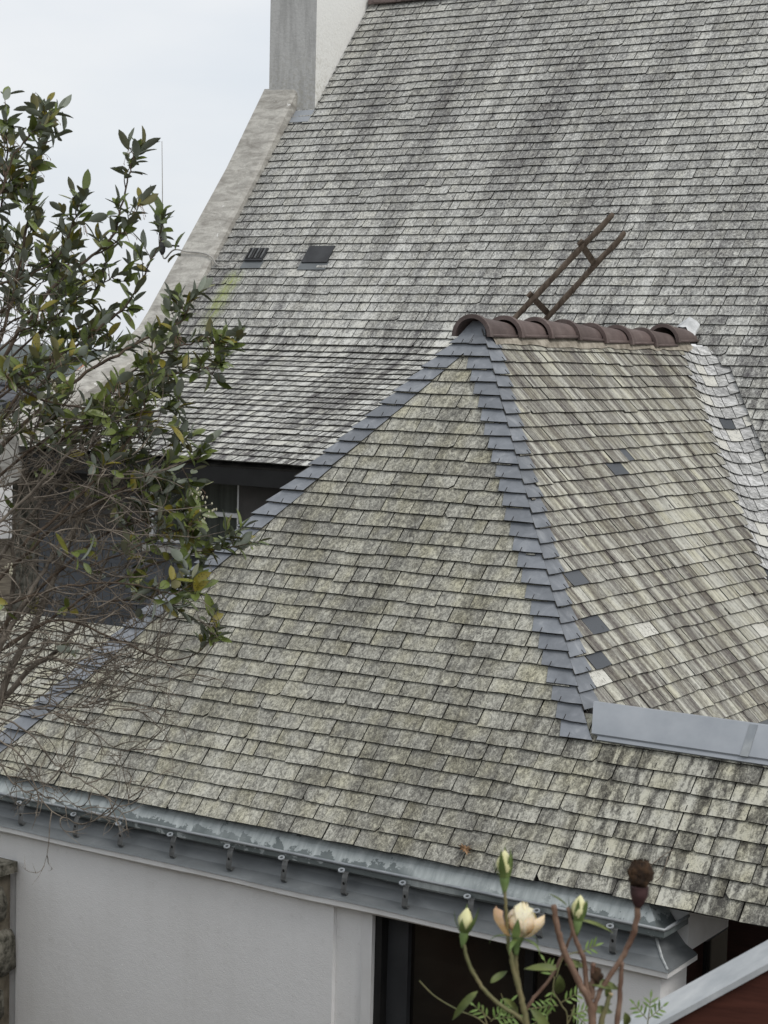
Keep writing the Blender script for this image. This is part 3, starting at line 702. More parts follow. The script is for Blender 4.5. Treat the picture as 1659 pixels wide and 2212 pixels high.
# gutter and zinc skirt: profile (out, z) swept round the corner
XB, YB, ZB = 2.79, YE, ZG - 3.325
def sweep(prof, name, mat, parent, yend=-2.47, x0=-3.4, cap=False):
    P = [[Vector((x0, YB - o, ZB + z)) for o, z in prof], [Vector((XB + o, YB - o, ZB + z)) for o, z in prof], [Vector((XB + o, yend, ZB + z)) for o, z in prof]]
    # finer along the front for gentle unevenness
    rows = []
    for i in range(24):
        q = i / 23; rows.append([P[0][j].lerp(P[1][j], q) + Vector((0, .004 * math.sin(i * 1.7), .003 * math.sin(i * 1.1 + j))) * (0 < i < 23) for j in range(len(prof))])
    rows.append(P[2])
    b = MB(); b.grid(rows)
    if cap: b.poly(rows[-1], [tuple(range(len(prof)))])
    return b.build(name, mat, parent)
gut = sweep([(-.06, .015), (.0, -.03), (.055, -.105), (.075, -.118), (.108, -.116), (.128, -.10), (.137, -.07), (.139, -.079), (.139, -.116), (.120, -.132), (.074, -.126), (.05, -.115), (-.01, -.04), (-.06, .005)][::-1], 'gutter', M_GLIN, wing)
mb = MB(); bead = [(-3.4, YB - .140, ZB - .072), (-1.5, YB - .142, ZB - .074), (.5, YB - .139, ZB - .072), (XB + .14, YB - .14, ZB - .072), (XB + .14, -2.47, ZB - .070)]
pts = []
for a, b_ in zip(bead[:-1], bead[1:]): pts += [Vector(a).lerp(Vector(b_), i / 8) for i in range(8)]
pts.append(Vector(bead[-1]))
mb.tube(pts, .0105, 8); mb.build('gutter_bead', M_ZINC, gut, smooth=True)
skirt = sweep([(.0, -.10), (.035, -.128), (.075, -.185), (.125, -.24), (.190, -.277), (.200, -.290), (.185, -.292), (.05, -.27), (.0, -.2)][::-1], 'zinc_skirt', M_SKIRT, wing, yend=-2.46, cap=True)
mb = MB(); mb.tube([(XB + o + .002, YB - o - .002, ZB + z + .002) for o, z in [(.035, -.128), (.075, -.185), (.125, -.24), (.190, -.277)]], [.008, .009, .008, .007], 6); mb.build('solder_seam', M_SOLDER, skirt)
mb = MB(); mb.tube([(XB + o - .03, YB - o + .03, ZB + z + .006) for o, z in [(.0, -.035), (.03, -.075), (.058, -.108)]], [.022, .02, .016], 6); mb.build('solder_patch', M_SOLDER, gut)
# brackets
def bracket(x):
    e = empty('gutter_bracket', (x, YB - .15, ZB - .25)); e.parent = gut; e.location = WL[e.name] - WL[gut.name]
    b = MB()   # upper tab: small flat ring in front of the bead
    c_ = Vector((x - .022, YB - .168, ZB - .100)); n = 10; oo, ii = [], []
    for i in range(n):
        a = 2 * math.pi * i / n; oo.append(c_ + Vector((.025 * math.cos(a), .016 * math.sin(a), .010 * math.sin(a)))); ii.append(c_ + Vector((.012 * math.cos(a), .008 * math.sin(a), .005 * math.sin(a))))
    b.grid([oo, ii], closed=True); dn = Vector((0, 0, -.006)); b.grid([[p + dn for p in ii], [p + dn for p in oo]], closed=True); b.grid([[p + dn for p in oo], oo], closed=True); b.grid([ii, [p + dn for p in ii]], closed=True)
    b.build('bracket_tab', M_ZINC, e)
    b = MB()   # strap with a hole, bent back to the skirt
    P1 = [(YB - .138, ZB - .112), (YB - .158, ZB - .122), (YB - .166, ZB - .150), (YB - .176, ZB - .215), (YB - .178, ZB - .242), (YB - .168, ZB - .256), (YB - .125, ZB - .245)]
    hw = .019; rows = [[Vector((x - hw, y, z)), Vector((x + hw, y, z))] for y, z in P1]
    b.grid(rows); b.grid([[p + Vector((0, .006, -.003)) for p in r][::-1] for r in rows])
    for e_ in (0, 1): b.grid([[r[e_], r[e_] + Vector((0, .006, -.003))] for r in rows])
    b.build('bracket_strap', M_STRAP, e)
    b = MB(); c_ = Vector((x, YB - .1715, ZB - .182)); n = 8
    b.poly([c_ + Vector((.008 * math.cos(2 * math.pi * i / n), -.003 - .002 * math.sin(2 * math.pi * i / n), .011 * math.sin(2 * math.pi * i / n))) for i in range(n)], [tuple(range(n))])
    b.build('strap_hole', M_BLACK, e)
for px in (45, 163, 260, 372, 495, 613, 743, 875, 1015, 1165, 1324): 
    # brackets stand about 0.4 m apart along the bead
    lo, hi = -3., 3.
    for _ in range(30):
        m_ = (lo + hi) / 2
        if proj((m_, YB - .17, ZB - .17))[0] < px: lo = m_
        else: hi = m_
    bracket(lo)
# moulding, walls, pier
mb = MB(); prof_m = [(.10, -.285), (.192, -.2925), (.192, -.325), (.175, -.338), (.12, -.338)]
mo = sweep(prof_m[::-1], 'eave_moulding', M_TRIM, wing, yend=-2.44, cap=True)
YF = YB - .13; XR = XB + .125; ZT = ZB - .33
GX0, GX1 = .97, 2.40
mb = MB(); mb.box((-2.02, YF, 0), (.69, YF + .32, ZT + .05)); mb.build('front_wall', M_WALL, wing)
mb = MB(); mb.box((-3.0, YF + .012, 0), (-2.021, YF + .30, ZT + .045)); mb.build('wall_return', M_WALL, wing)
mb = MB(); mb.box((.6905, YF + .035, 0), (.90, YF + .30, ZT + .04)); mb.build('wall_reveal', M_WALL, wing)
mb = MB(); mb.box((GX1, YF, 0), (XR, YF + .36, ZT + .05)); mb.build('corner_pier', M_WALL, wing)
pane = empty('glazed_door', (1.7, YF + .1, 0)); pane.parent = wing; pane.location = WL[pane.name] - WL[wing.name]
mb = MB(); mb.box((.9005, YF + .015, 0), (GX0, YF + .2, ZT + .045)); mb.build('door_frame', M_FRAME, pane)
mb = MB(); mb.box((GX0 + .0005, YF + .05, 0), (GX0 + .05, YF + .2, ZT + .042)); mb.build('door_seal', M_BLACK, pane)
mb = MB(); mb.box((GX0 + .051, YF + .12, 0), (GX0 + .20, YF + .19, ZT + .04)); mb.build('door_stile', simple('grey_door_metal', (.035, .037, .04), (.05, .052, .056), 4., .4), pane)
mb = MB(); mb.box((GX0 + .201, YF + .16, .05), (GX1 - .002, YF + .175, ZT + .04)); mb.build('pane', M_GLASS, pane)
mb = MB(); mb.box((1.98, YF + .13, 0), (2.04, YF + .159, ZT + .04)); mb.build('door_stile', M_BLACK, pane)
# white return above the porch, following the roof
XW = XB + .135
mb = MB(); mb.prism([(XW, -2.452, ZB - .29), (XW, 2.0, ZB - .29), (XW, 2.0, ZG - 2.9), (XW, -1.9, ZG - 2.9), (XW, -1.95, ZG - 1.95 * TP - .12), (XW, -2.452, ZG - 2.452 * TP - .10)], (-.12, 0, 0))
mb.build('side_wall_top', M_TRIM, wing)
for i in range(9):
    y0 = YF + .362 + i * .36
    mb = MB(); mb.box((XW - .16 + (.02 if i % 3 == 1 else 0), y0, 0), (XW - .06 + (.02 if i % 3 == 1 else 0), y0 + .352, ZB - .335)); mb.build('door_panel', M_DARKWOOD if i % 3 != 1 else simple('dark_pane', (.012, .013, .014), (.02, .02, .02), 3., .12, .5), wing)
mb = MB(); mb.box((XW + .02, -1.9, 0), (5.0, -1.86, ZG - 2.97)); mb.build('porch_back_wall', M_DARKWOOD, wing)
mb = MB(); mb.box((-3.0, -.2, 0), (-2.9, 1.8, ZG - 3.4)); mb.build('far_wall', M_WALL, wing)

# ================================================================== THINGS ABOUT THE HOUSE
# low lean-to roof to the left of the wing
lean = empty('lean_to', (-4.2, -1.2, 0)); tag(lean, 'low slate lean-to left of the wing, half hidden by bare twigs', 'outbuilding')
LA = R(30); frT = frame((-4.3, -.2, ZG - 2.62), (1, 0, 0), (0, -math.cos(LA), -math.sin(LA)), (0, -math.sin(LA), math.cos(LA)))
mb = MB(); mb.prism([frT(-1.9, 0, -.01), frT(-1.9, 1.6, -.01), frT(1.55, 1.6, -.01), frT(1.55, 0, -.01)], (0, 0, -.06)); lr = mb.build('roof_slope', M_DECK, lean)
FT = Field()
for k in range(13): lay(FT, frT, 1.62 - k * EXP, -1.9, 1.55, [(-1, 0, 1.9), (1, 0, 1.55), (0, -1, 0)], k + 40)
FT.build(lr, M_FRONT, 60)
mb = MB(); mb.box((-6.1, -1.45, 0), (-2.85, -.3, ZG - 3.62)); mb.build('wall', M_STONE, lean)
# rubble wall at the left edge
sw = empty('stone_wall', (-2.7, -3.2, 0)); tag(sw, 'mossy granite rubble wall with a flat coping at the left edge below the gutter', 'wall')
mb = MB(); mb.box((-3.5, -3.28, 0), (-2.03, -2.84, ZG - 3.93)); mb.build('wall_core', M_JOINT, sw)
mb = MB(); mb.prism([(-3.5, -3.36, ZG - 3.925), (-1.98, -3.36, ZG - 3.925), (-1.98, -2.82, ZG - 3.925), (-3.5, -2.82, ZG - 3.925)], (0, 0, .075)); mb.build('coping', M_STONE, sw)
rng = random.Random(11)
def stone(c, sx, sy, sz, parent, rng, mat=M_STONE):
    v = []; n1, n2 = 5, 8
    rows = []
    for i in range(n1 + 1):
        th = math.pi * i / n1; r = []
        for j in range(n2):
            ph = 2 * math.pi * j / n2; d = Vector((math.sin(th) * math.cos(ph), math.cos(th), math.sin(th) * math.sin(ph)))
            d = Vector([math.copysign(abs(q) ** .55, q) for q in d]) * rng.uniform(.86, 1.06)
            r.append(Vector(c) + Vector((d.x * sx, d.y * sy, d.z * sz)))
        rows.append(r)
    b = MB(); b.grid(rows[::-1], closed=True); o = b.build('stone', mat, parent, origin=c, smooth=True); return o
z = ZG - 4.0
while z > 2.2 - 2.2 + .1:
    h = rng.uniform(.13, .24); x = -3.45 + rng.uniform(0, .1)
    while x < -2.05:
        w_ = min(rng.uniform(.18, .38), -2.02 - x + .04); stone((x + w_ / 2, -3.27, z - h / 2), w_ / 2 - .008, .09, h / 2 - .006, sw, rng); x += w_
    z -= h
zz = ZG - 3.95; i = 0
while zz > .2:        # the end of the wall: big uneven blocks
    h = rng.uniform(.24, .42); stone((-2.06 + rng.uniform(-.015, .025), -3.12 + (i % 2) * .10, zz - h / 2), .085, .24, h / 2 - .004, sw, rng); zz -= h; i += 1
# roof ladder lying on the far slope of the wing, hooked over the ridge
lad = empty('roof_ladder', (0, .95, ZG + .1)); tag(lad, 'weathered wooden roof ladder sticking up past the clay ridge tiles', 'ladder')
LQ = 14.85
F1, T1, F2, T2 = at(1130, 668, LQ), at(1325, 461, LQ - .25), at(1195, 672, LQ + .30), at(1350, 501, LQ + .05)
for a_, b_, bd in ((F1, T1, .5), (F2, T2, 1.)):
    d_ = (b_ - a_); L_ = d_.length; d_.normalize()
    pts = [a_ - d_ * .30, a_, a_ + d_ * L_ * .35, a_ + d_ * L_ * .68, a_ + d_ * L_ * .85 + _r * .006 * bd - _u * .006 * bd, b_]
    b = MB(); sp_ = smooth_path(pts, 4); n = len(sp_); b.tube(sp_, [.024 + .0015 * math.sin(i * 1.3) for i in range(n - 2)] + [.023, .015], 8); b.build('rail', M_WOOD, lad, smooth=True)
for qa, qb in (((1147, 639), (1180, 673)), ((1256, 528), (1284, 570))):
    fa = (qa[0] - 1130) / 195; fb = (qb[0] - 1195) / 155
    A_, B_ = at(qa[0], qa[1], LQ - .25 * fa), at(qb[0], qb[1], LQ + .30 - .25 * fb); al = (T1 - F1).normalized(); ac = (B_ - A_).normalized(); nn = al.cross(ac).normalized()
    A_ -= ac * .05; B_ += ac * .02
    b = MB(); b.prism([A_ - al * .026 - nn * .010, A_ + al * .026 - nn * .010, A_ + al * .026 + nn * .010, A_ - al * .026 + nn * .010], B_ - A_); b.build('rung', M_WOOD, lad)
# whip antenna on the coping
an = empty('whip_antenna', (-6.64, 4.52, ZG + 1.0)); tag(an, 'thin whip antenna on a bracket beside the concrete coping, with a white cable', 'antenna')
ab = Vector((-6.86, 4.52, ZG + .98))
b = MB(); b.tube([ab, ab + Vector((-.012, 0, .6)), ab + Vector((-.03, 0, 1.15))], [.006, .005, .0035], 6); b.build('whip', M_CABLE, an)
b = MB(); b.tube([ab + Vector((0, 0, -.15)), ab + Vector((0, 0, -.11)), ab + Vector((0, 0, -.05)), ab + Vector((0, 0, .03)), ab + Vector((0, 0, .07))], [.012, .034, .038, .03, .010], 8); b.build('base_coil', M_DARKMETAL, an)
b = MB(); b.tube([ab + Vector((0, 0, -.03)), Vector((-6.60, 4.50, ZG + .93))], [.012, .012], 6); b.build('bracket_arm', M_DARKMETAL, an)
cb = [ab + Vector((0, 0, -.14)), ab + Vector((.06, -.02, -.19)), Vector((-6.62, 4.44, ZG + .885)), Vector((-6.40, 4.42, ZG + .86)), Vector((-6.2, 4.42, ZG + .845)), Vector((-6.05, 4.40, ZG + .80)), Vector((-5.95, 4.42, ZG + .70)), Vector((-5.72, 4.46, ZG + .735))]
b = MB(); b.tube(smooth_path(cb, 5), .0095, 6); b.build('cable', M_CABLE, an, smooth=True)
# rail of the outside stair, bottom right
def c6(x, y): return ((1500 + x * .9186) / 1.823, (2700 + y * .9186) / 1.823)
dd = -(_r + _u * .655 + _b * .30).normalized()          # runs down to the left
N1 = at(1659, 2030, 3.3); ee = Vector((dd.y, -dd.x, 0)).normalized()
if ee.dot(_b) < 0: ee = -ee
WC = .145
ra = empty('stair_rail', N1 + dd * 1.0 - Vector((0, 0, 1.0))); tag(ra, 'red-brown timber stair rail with a pale zinc cap in the bottom right corner', 'railing')
a0, a1 = -1.2, 2.2
dn = Vector((0, 0, -1)); 
b = MB(); b.prism([N1 + dd * a0, N1 + dd * a0 + ee * WC, N1 + dd * a0 + ee * WC + dn * .012, N1 + dd * a0 + dn * .012], dd * (a1 - a0)); b.build('zinc_cap', M_CAP, ra)
for i, (h0, h1) in enumerate(((.014, .125), (.13, .26), (.265, .40))):
    q = N1 + dd * a0 + ee * (WC - .012 - .004 * i)
    b = MB(); b.prism([q + dn * h0, q + dn * h1, q + dn * h1 - ee * .03, q + dn * h0 - ee * .03], dd * (a1 - a0)); b.build('board', M_REDWOOD, ra)
    q = N1 + dd * a0 + ee * (.012 + .004 * i)
    b = MB(); b.prism([q + dn * h0, q + dn * h1, q + dn * h1 + ee * .03, q + dn * h0 + ee * .03], dd * (a1 - a0)); b.build('board', M_REDWOOD, ra)
for s in (-1.0, .6, 2.1):
    q = N1 + dd * s + ee * WC * .5
    b = MB(); b.prism([q + Vector((x, y, -.016)) for x, y in ((-.02, -.02), (.02, -.02), (.02, .02), (-.02, .02))], (0, 0, -2.6)); b.build('post', M_REDWOOD, ra)
# neighbours beyond the garden
def house(loc, wx, dy, hw, hr, rot, label, roofm, wallm, trim, name='neighbour_house'):
    e = empty(name, loc); tag(e, label, 'house'); Rm = Matrix.Rotation(rot, 4, 'Z')
    W_ = lambda x, y, z: Vector(loc) + Rm @ Vector((x, y, z))
    b = MB(); b.prism([W_(-wx, -dy, 0), W_(wx, -dy, 0), W_(wx, -dy, hw), W_(-wx, -dy, hw)], W_(0, 2 * dy, 0) - W_(0, 0, 0)); b.build('wall', wallm, e)
    b = MB(); b.prism([W_(-wx - .3, -dy - .4, hw - .05), W_(-wx - .3, dy + .4, hw - .05), W_(-wx - .3, 0, hw + hr)], W_(2 * wx + .6, 0, 0) - W_(0, 0, 0)); rf = b.build('roof', roofm, e)
    for s in (-1, 1):
        b = MB(); b.tube([W_(s * (wx + .3), -dy - .45, hw - .02), W_(s * (wx + .3), 0, hw + hr + .05), W_(s * (wx + .3), dy + .45, hw - .02)], .09, 6); b.build('verge_tiles', trim, rf)
    b = MB(); b.tube([W_(-wx - .3, 0, hw + hr + .04), W_(wx + .3, 0, hw + hr + .04)], .09, 6); b.build('ridge', trim, rf)
    for i in (-1, 0, 1):
        b = MB(); b.prism([W_(i * wx * .55 - .5, -dy - .02, hw * .35), W_(i * wx * .55 + .5, -dy - .02, hw * .35), W_(i * wx * .55 + .5, -dy - .02, hw * .72), W_(i * wx * .55 - .5, -dy - .02, hw * .72)], W_(0, .06, 0) - W_(0, 0, 0)); b.build('window', M_GLASS, e)
M_TERRA = simple('terracotta', (.36, .17, .11), (.50, .28, .19), 3.)
M_FARSLATE = simple('far_slate', (.06, .065, .075), (.11, .115, .13), 4.)
h1 = at(215, 835, 52); house((h1.x, h1.y + 2, -1.4), 1.75, 2.6, 4.95, 1.45, R(10), 'white house with a dark slate roof edged in terracotta, glimpsed through the tree', M_FARSLATE, simple('far_white', (.80, .81, .82), (.84, .85, .86), 1.), M_TERRA)
h2 = at(-30, 900, 60); house((h2.x, h2.y, -2.4), 2.6, 3, 5.6, 1.1, R(-8), 'second white house with a grey roof behind the tree at the left edge', M_FARSLATE, simple('far_cream', (.76, .76, .75), (.82, .82, .81), 1.), M_FARSLATE)
mb = MB(); rng = random.Random(2)
rows = []
for i in range(5):
    rows.append([(x, 330 + i * 70 + x * .0, (-10, -4, 1.5, 3.2, -6)[i] + 3.0 * math.sin(x * .013 + i) + rng.uniform(-.8, .8)) for x in range(-900, 901, 30)])
mb.grid(rows); tag(mb.build('hills', simple('far_wooded_hill', (.05, .065, .06), (.10, .12, .115), .05), smooth=True), 'low wooded hills far beyond the houses', kind='structure')

# ================================================================== TREE
t = NT('leaf_upper', .38, .45); rnd, yel, _p, _z = t.tint()
v1 = t.voro(t.pos, 130.); n1 = t.noise(t.pos, 30., 3.)
c = t.mix(rnd, (.075, .105, .024), (.19, .235, .058)); c = t.mix(t.math('MULTIPLY', n1, .4), c, (.08, .10, .024)); c = t.mix(yel, c, (.20, .17, .022))
spot = t.math('MULTIPLY', band(t, v1, .30, .18), band(t, t.noise(t.pos, 22., 2.), .46, .56)); t.color(t.mix(spot, c, (.012, .011, .008))); M_LEAF = t.mat
t = NT('leaf_under', .7, .2); rnd, yel, _p, _z = t.tint(); n1 = t.noise(t.pos, 60., 3.)
c = t.mix(n1, (.20, .23, .18), (.33, .355, .30)); t.color(t.mix(t.math('MULTIPLY', yel, .7), c, (.22, .19, .05))); M_LEAFU = t.mat
M_BARK = simple('twig_bark', (.055, .040, .030), (.15, .115, .085), 25., .9, .15)
M_BARK2 = simple('grey_twig_bark', (.085, .072, .058), (.25, .215, .175), 18., .9, .15)
M_BUD = simple('pale_flower_buds', (.40, .38, .28), (.60, .57, .44), 30.)
M_HUSK = simple('dry_flower_stalk', (.16, .10, .07), (.26, .18, .13), 30.)
def leaf_pts(L, Wd, fold, curl, n=5):
    rows = []
    for i in range(n + 1):
        s = i / n; hw = Wd / 2 * (math.sin(math.pi * s) ** .62 if 0 < s < 1 else .04)
        z = -curl * L * s * s
        rows.append([(-hw, s * L, z + fold * hw), (0, s * L, z), (hw, s * L, z + fold * hw)])
    return rows
def leaf_geom(rows):
    n = len(rows); V = []; F = []; m = []
    for sh, off in ((0, .0004), (1, -.0004)):
        b = len(V); V += [Vector((p[0], p[1], p[2] + off)) for r in rows for p in r]
        for i in range(n - 1):
            for j in range(2):
                q = (b + i * 3 + j, b + i * 3 + j + 1, b + (i + 1) * 3 + j + 1, b + (i + 1) * 3 + j)
                F.append(q if sh == 0 else q[::-1]); m.append(sh)
    return V, F, m
rng = random.Random(21)
LV = []
for i in range(16):
    rows = leaf_pts(rng.uniform(.050, .076), rng.uniform(.021, .030), rng.uniform(.05, .45), rng.uniform(-.10, .30))
    V, F, m = leaf_geom(rows); yel = 0. if rng.random() < .80 else rng.uniform(.4, 1.)
    LV.append((V, F, m, (rng.random(), yel, 0, 0)))
tree = empty('broadleaf_tree', at(-420, 1500, 6.2) * 1.0); tree.location.z = .6; WL[tree.name].z = .6
tag(tree, 'straggly evergreen tree with leathery spotted leaves and bare twigs along the left edge', 'tree')
def leaf_mesh(V, F, m, tn):
    me = bpy.data.meshes.new('leaf'); me.from_pydata([tuple(v) for v in V], [], F)
    me.materials.append(M_LEAF); me.materials.append(M_LEAFU); me.polygons.foreach_set('material_index', m); me.polygons.foreach_set('use_smooth', [True] * len(F))
    a = me.attributes.new('tint', 'FLOAT_COLOR', 'FACE'); a.data.foreach_set('color', np.array([tn] * len(F), dtype=np.float32).ravel()); return me
LM = [leaf_mesh(*q) for q in LV]
LEAVES = []
def leaf(base, d, facing):
    d = d.normalized(); nrm = facing - d * facing.dot(d)
    nrm = nrm.normalized() if nrm.length > 1e-4 else d.orthogonal().normalized()
    x = d.cross(nrm).normalized()
    M = Matrix(((x.x, d.x, nrm.x, base.x), (x.y, d.y, nrm.y, base.y), (x.z, d.z, nrm.z, base.z), (0, 0, 0, 1))) @ Matrix.Scale(rng.uniform(.6, 1.15), 4)
    s = proj(base + d * .035)
    vis = 0 < s[0] < 1659 and 0 < s[1] < 2212
    area = (abs(x.dot(_r)) + .2) * (1 - .75 * abs(d.dot(_b))) / s[2] if vis else 0
    LEAVES.append((area, rng.randrange(len(LV)), M))
def rosette(tip, d, n, spread=1.):
    d = d.normalized(); o = d.orthogonal().normalized(); a0 = rng.uniform(0, 6.28)
    for i in range(n):
        a = a0 + i * 2.4 + rng.gauss(0, .2); inc = R(10 + 60 * ((i + .5) / n) ** .8 + rng.gauss(0, 16)) * spread
        side = (Matrix.Rotation(a, 3, d) @ o)
        ld = d * math.cos(inc) + side * math.sin(inc)
        leaf(tip - d * .013 * i, ld, d + Vector((rng.gauss(0, .3), rng.gauss(0, .3), .25 + rng.gauss(0, .3))) + side * -.2)
TW = MB(); TW2 = MB(); STALK = MB(); BUDS = MB()
def wob(pts, amp):
    return [p + Vector((rng.gauss(0, amp), rng.gauss(0, amp), rng.gauss(0, amp))) for p in pts]
def stalks(tip):
    for _ in range(rng.randint(3, 6)):
        d = Vector((rng.gauss(.3, .5), rng.gauss(0, .5), rng.uniform(-1.0, .1))).normalized(); L = rng.uniform(.02, .05)
        m_ = tip + d * L * .6 + Vector((0, 0, .004)); e = tip + d * L + Vector((0, 0, -.008)); STALK.tube([tip, m_, e], [.0011, .0009, .0007], 3)
        STALK.tube([e, e + Vector((.002, 0, -.006))], [.0018, .0012], 4)
def side_shoot(p, d, L, leaves, r=.0022, leafy=1.):
    n = 4; pts = [p]; dir_ = d.normalized()
    for i in range(n):
        dir_ = (dir_ + Vector((rng.gauss(0, .22), rng.gauss(0, .22), rng.gauss(.06, .16)))).normalized(); pts.append(pts[-1] + dir_ * L / n)
    TW.tube(smooth_path(pts, 2), [r * (1 - .45 * i / (2 * n)) for i in range(2 * n + 1)], 4)
    if leafy > 0:
        rosette(pts[-1], pts[-1] - pts[-2], leaves)
        for q in pts[2:-1]:
            if rng.random() < .85 * leafy: leaf(q, (dir_ + Vector((rng.gauss(0, .8), rng.gauss(0, .8), rng.gauss(0, .8)))), Vector((0, 0, 1)) + dir_ * .5)
        if rng.random() < .18: stalks(pts[-1] - dir_ * .02)
    return pts
def primary(spec, depth, r0, r1, shoots, leafy, droop=0., name=None, len_=(.05, .12), start=.25):
    """spec: points of a limb in the picture's plane at DEPTH (m)"""
    P = smooth_path([at(x, y, depth + dz) for (x, y, dz) in spec], 6); P = [P[0]] + wob(P[1:-1], .0025) + [P[-1]]
    n = len(P); rad = [r0 + (r1 - r0) * (i / (n - 1)) ** .8 for i in range(n)]
    b = MB(); b.tube(P, rad, 6); b.build('branch', M_BARK if leafy else M_BARK2, tree, smooth=True)
    L = n
    for s in range(shoots):
        q = start + (1 - start) * (s + rng.random()) / shoots; i = min(n - 2, int(q * (n - 1))); p = P[i]; tan = (P[i + 1] - P[max(0, i - 1)]).normalized()
        o = Vector((rng.gauss(0, 1), rng.gauss(0, 1), rng.gauss(.55, .8))); d = tan * .75 + o.normalized() * .9
        if leafy: side_shoot(p, d, rng.uniform(*len_), rng.randint(4, 8), leafy=leafy)
        else: bare(p, d, rng.uniform(.10, .30), .0021)
    if leafy: rosette(P[-1], P[-1] - P[-3], rng.randint(6, 9)); 
    return P
def bare(p, d, L, r, depth=0):
    n = 7; pts = [p]; dir_ = d.normalized(); curl = Vector((rng.gauss(0, .10), rng.gauss(0, .10), rng.gauss(.03, .14)))
    for i in range(n):
        dir_ = (dir_ + curl + Vector((rng.gauss(0, .11), rng.gauss(0, .11), rng.gauss(0, .11)))).normalized(); pts.append(pts[-1] + dir_ * L / n)
    TW2.tube(pts, [r * (1.15 - .85 * i / n) for i in range(n + 1)], 4)
    if depth < 2:
        for _ in range(rng.randint(1, 3)):
            i = rng.randint(2, n - 1); bare(pts[i], dir_ + Vector((rng.gauss(0, .8), rng.gauss(0, .8), rng.gauss(0, .7))), L * rng.uniform(.3, .6), r * .7, depth + 1)
    return pts
D = 6.0
# leafy limbs
primary([(-60, 900, .1), (10, 700, .05), (50, 540, 0), (72, 400, 0), (85, 300, -.05), (98, 255, -.05)], D, .007, .0022, 15, 1.)
primary([(-80, 700, .2), (-10, 500, .2), (15, 350, .15), (12, 250, .1)], D, .006, .002, 12, 1.)
primary([(-60, 560, -.2), (0, 420, -.2), (40, 320, -.2), (105, 262, -.2)], D, .005, .002, 8, 1.)
primary([(-60, 880, 0), (60, 690, 0), (130, 605, 0), (210, 545, 0), (248, 500, 0), (268, 420, .02), (285, 350, .02), (298, 315, .02)], D, .008, .0018, 8, 1., start=.2, len_=(.03, .08))
primary([(205, 550, 0), (250, 525, -.02), (280, 480, -.03), (302, 430, -.03)], D, .0035, .0016, 3, 1., len_=(.03, .06))
P5 = primary([(-60, 990, .1), (90, 800, .1), (190, 730, .08), (280, 650, .05), (318, 580, .03), (345, 525, .03), (349, 508, .03)], D, .007, .0014, 9, 1., start=.1)
primary([(-20, 820, .25), (60, 740, .25), (150, 660, .22), (215, 615, .2), (262, 590, .2)], D, .005, .002, 12, 1.)
primary([(-40, 1010, 0), (110, 865, 0), (220, 785, 0), (310, 735, 0), (370, 710, 0), (400, 680, 0), (410, 650, 0)], D, .008, .0022, 11, 1., start=.15)
primary([(220, 865, -.05), (300, 795, -.08), (370, 755, -.1), (430, 738, -.12), (475, 745, -.14), (497, 745, -.15)], D, .004, .0018, 8, 1., len_=(.04, .09))
primary([(-20, 1040, .1), (150, 910, .1), (260, 855, .08), (350, 815, .05), (420, 800, .05), (465, 815, .05)], D, .006, .0018, 11, 1.)
primary([(50, 1180, -.1), (170, 1070, -.1), (255, 985, -.1), (300, 905, -.12), (325, 830, -.14), (330, 780, -.15)], D, .006, .002, 8, 1.)
primary([(-20, 1270, 0), (120, 1140, 0), (250, 1065, 0), (340, 1015, 0), (410, 1000, 0), (432, 985, 0)], D, .007, .0018, 9, .9, start=.35)
primary([(-10, 1370, .1), (100, 1260, .1), (220, 1160, .08), (330, 1115, .06), (375, 1100, .05), (400, 1088, .05)], D, .008, .0018, 9, .9, start=.45)
primary([(10, 1400, 0), (150, 1310, 0), (270, 1245, 0), (370, 1205, 0), (440, 1190, 0), (490, 1185, 0), (505, 1180, 0)], D, .006, .0015, 7, .8, start=.55)
primary([(-10, 1310, -.1), (150, 1265, -.12), (280, 1262, -.14), (370, 1282, -.15), (430, 1270, -.15)], D, .005, .0015, 5, .7, start=.6)
primary([(-20, 760, -.25), (60, 850, -.25), (170, 880, -.25), (240, 870, -.25)], D, .005, .002, 12, 1.)
primary([(-20, 620, 0), (50, 600, 0), (120, 560, 0), (160, 480, 0), (170, 430, 0)], D, .005, .0018, 10, 1., len_=(.03, .08))
primary([(-30, 700, .3), (70, 620, .3), (150, 560, .3)], D, .005, .002, 9, 1.)
primary([(-40, 880, .35), (60, 800, .35), (140, 760, .3), (210, 690, .3)], D, .005, .002, 10, 1.)
primary([(-20, 1420, 0), (120, 1340, 0), (260, 1385, 0), (360, 1425, 0), (435, 1405, 0), (462, 1360, 0)], D, .005, .0014, 3, .7, start=.8)
for spec in ([(80, 1010, 0), (190, 965, 0), (270, 950, 0), (335, 930, 0)], [(130, 1110, .05), (250, 1065, .05), (330, 1062, .05), (400, 1050, .05)], [(180, 1230, -.05), (290, 1185, -.05), (370, 1150, -.05), (428, 1140, -.05)], [(150, 930, -.1), (240, 905, -.1), (320, 890, -.1), (395, 880, -.1)],
             [(200, 1010, .1), (290, 990, .1), (370, 960, .1), (420, 940, .1)], [(230, 1300, 0), (320, 1290, 0), (390, 1265, 0), (430, 1240, 0)], [(260, 1120, .1), (340, 1130, .1), (400, 1160, .1), (440, 1165, .1)], [(40, 980, .2), (130, 960, .2), (200, 930, .2)], [(-20, 940, -.1), (60, 930, -.1), (120, 900, -.1)]):
    primary(spec, D, .0036, .0014, 7, .9, start=.15, len_=(.03, .08))
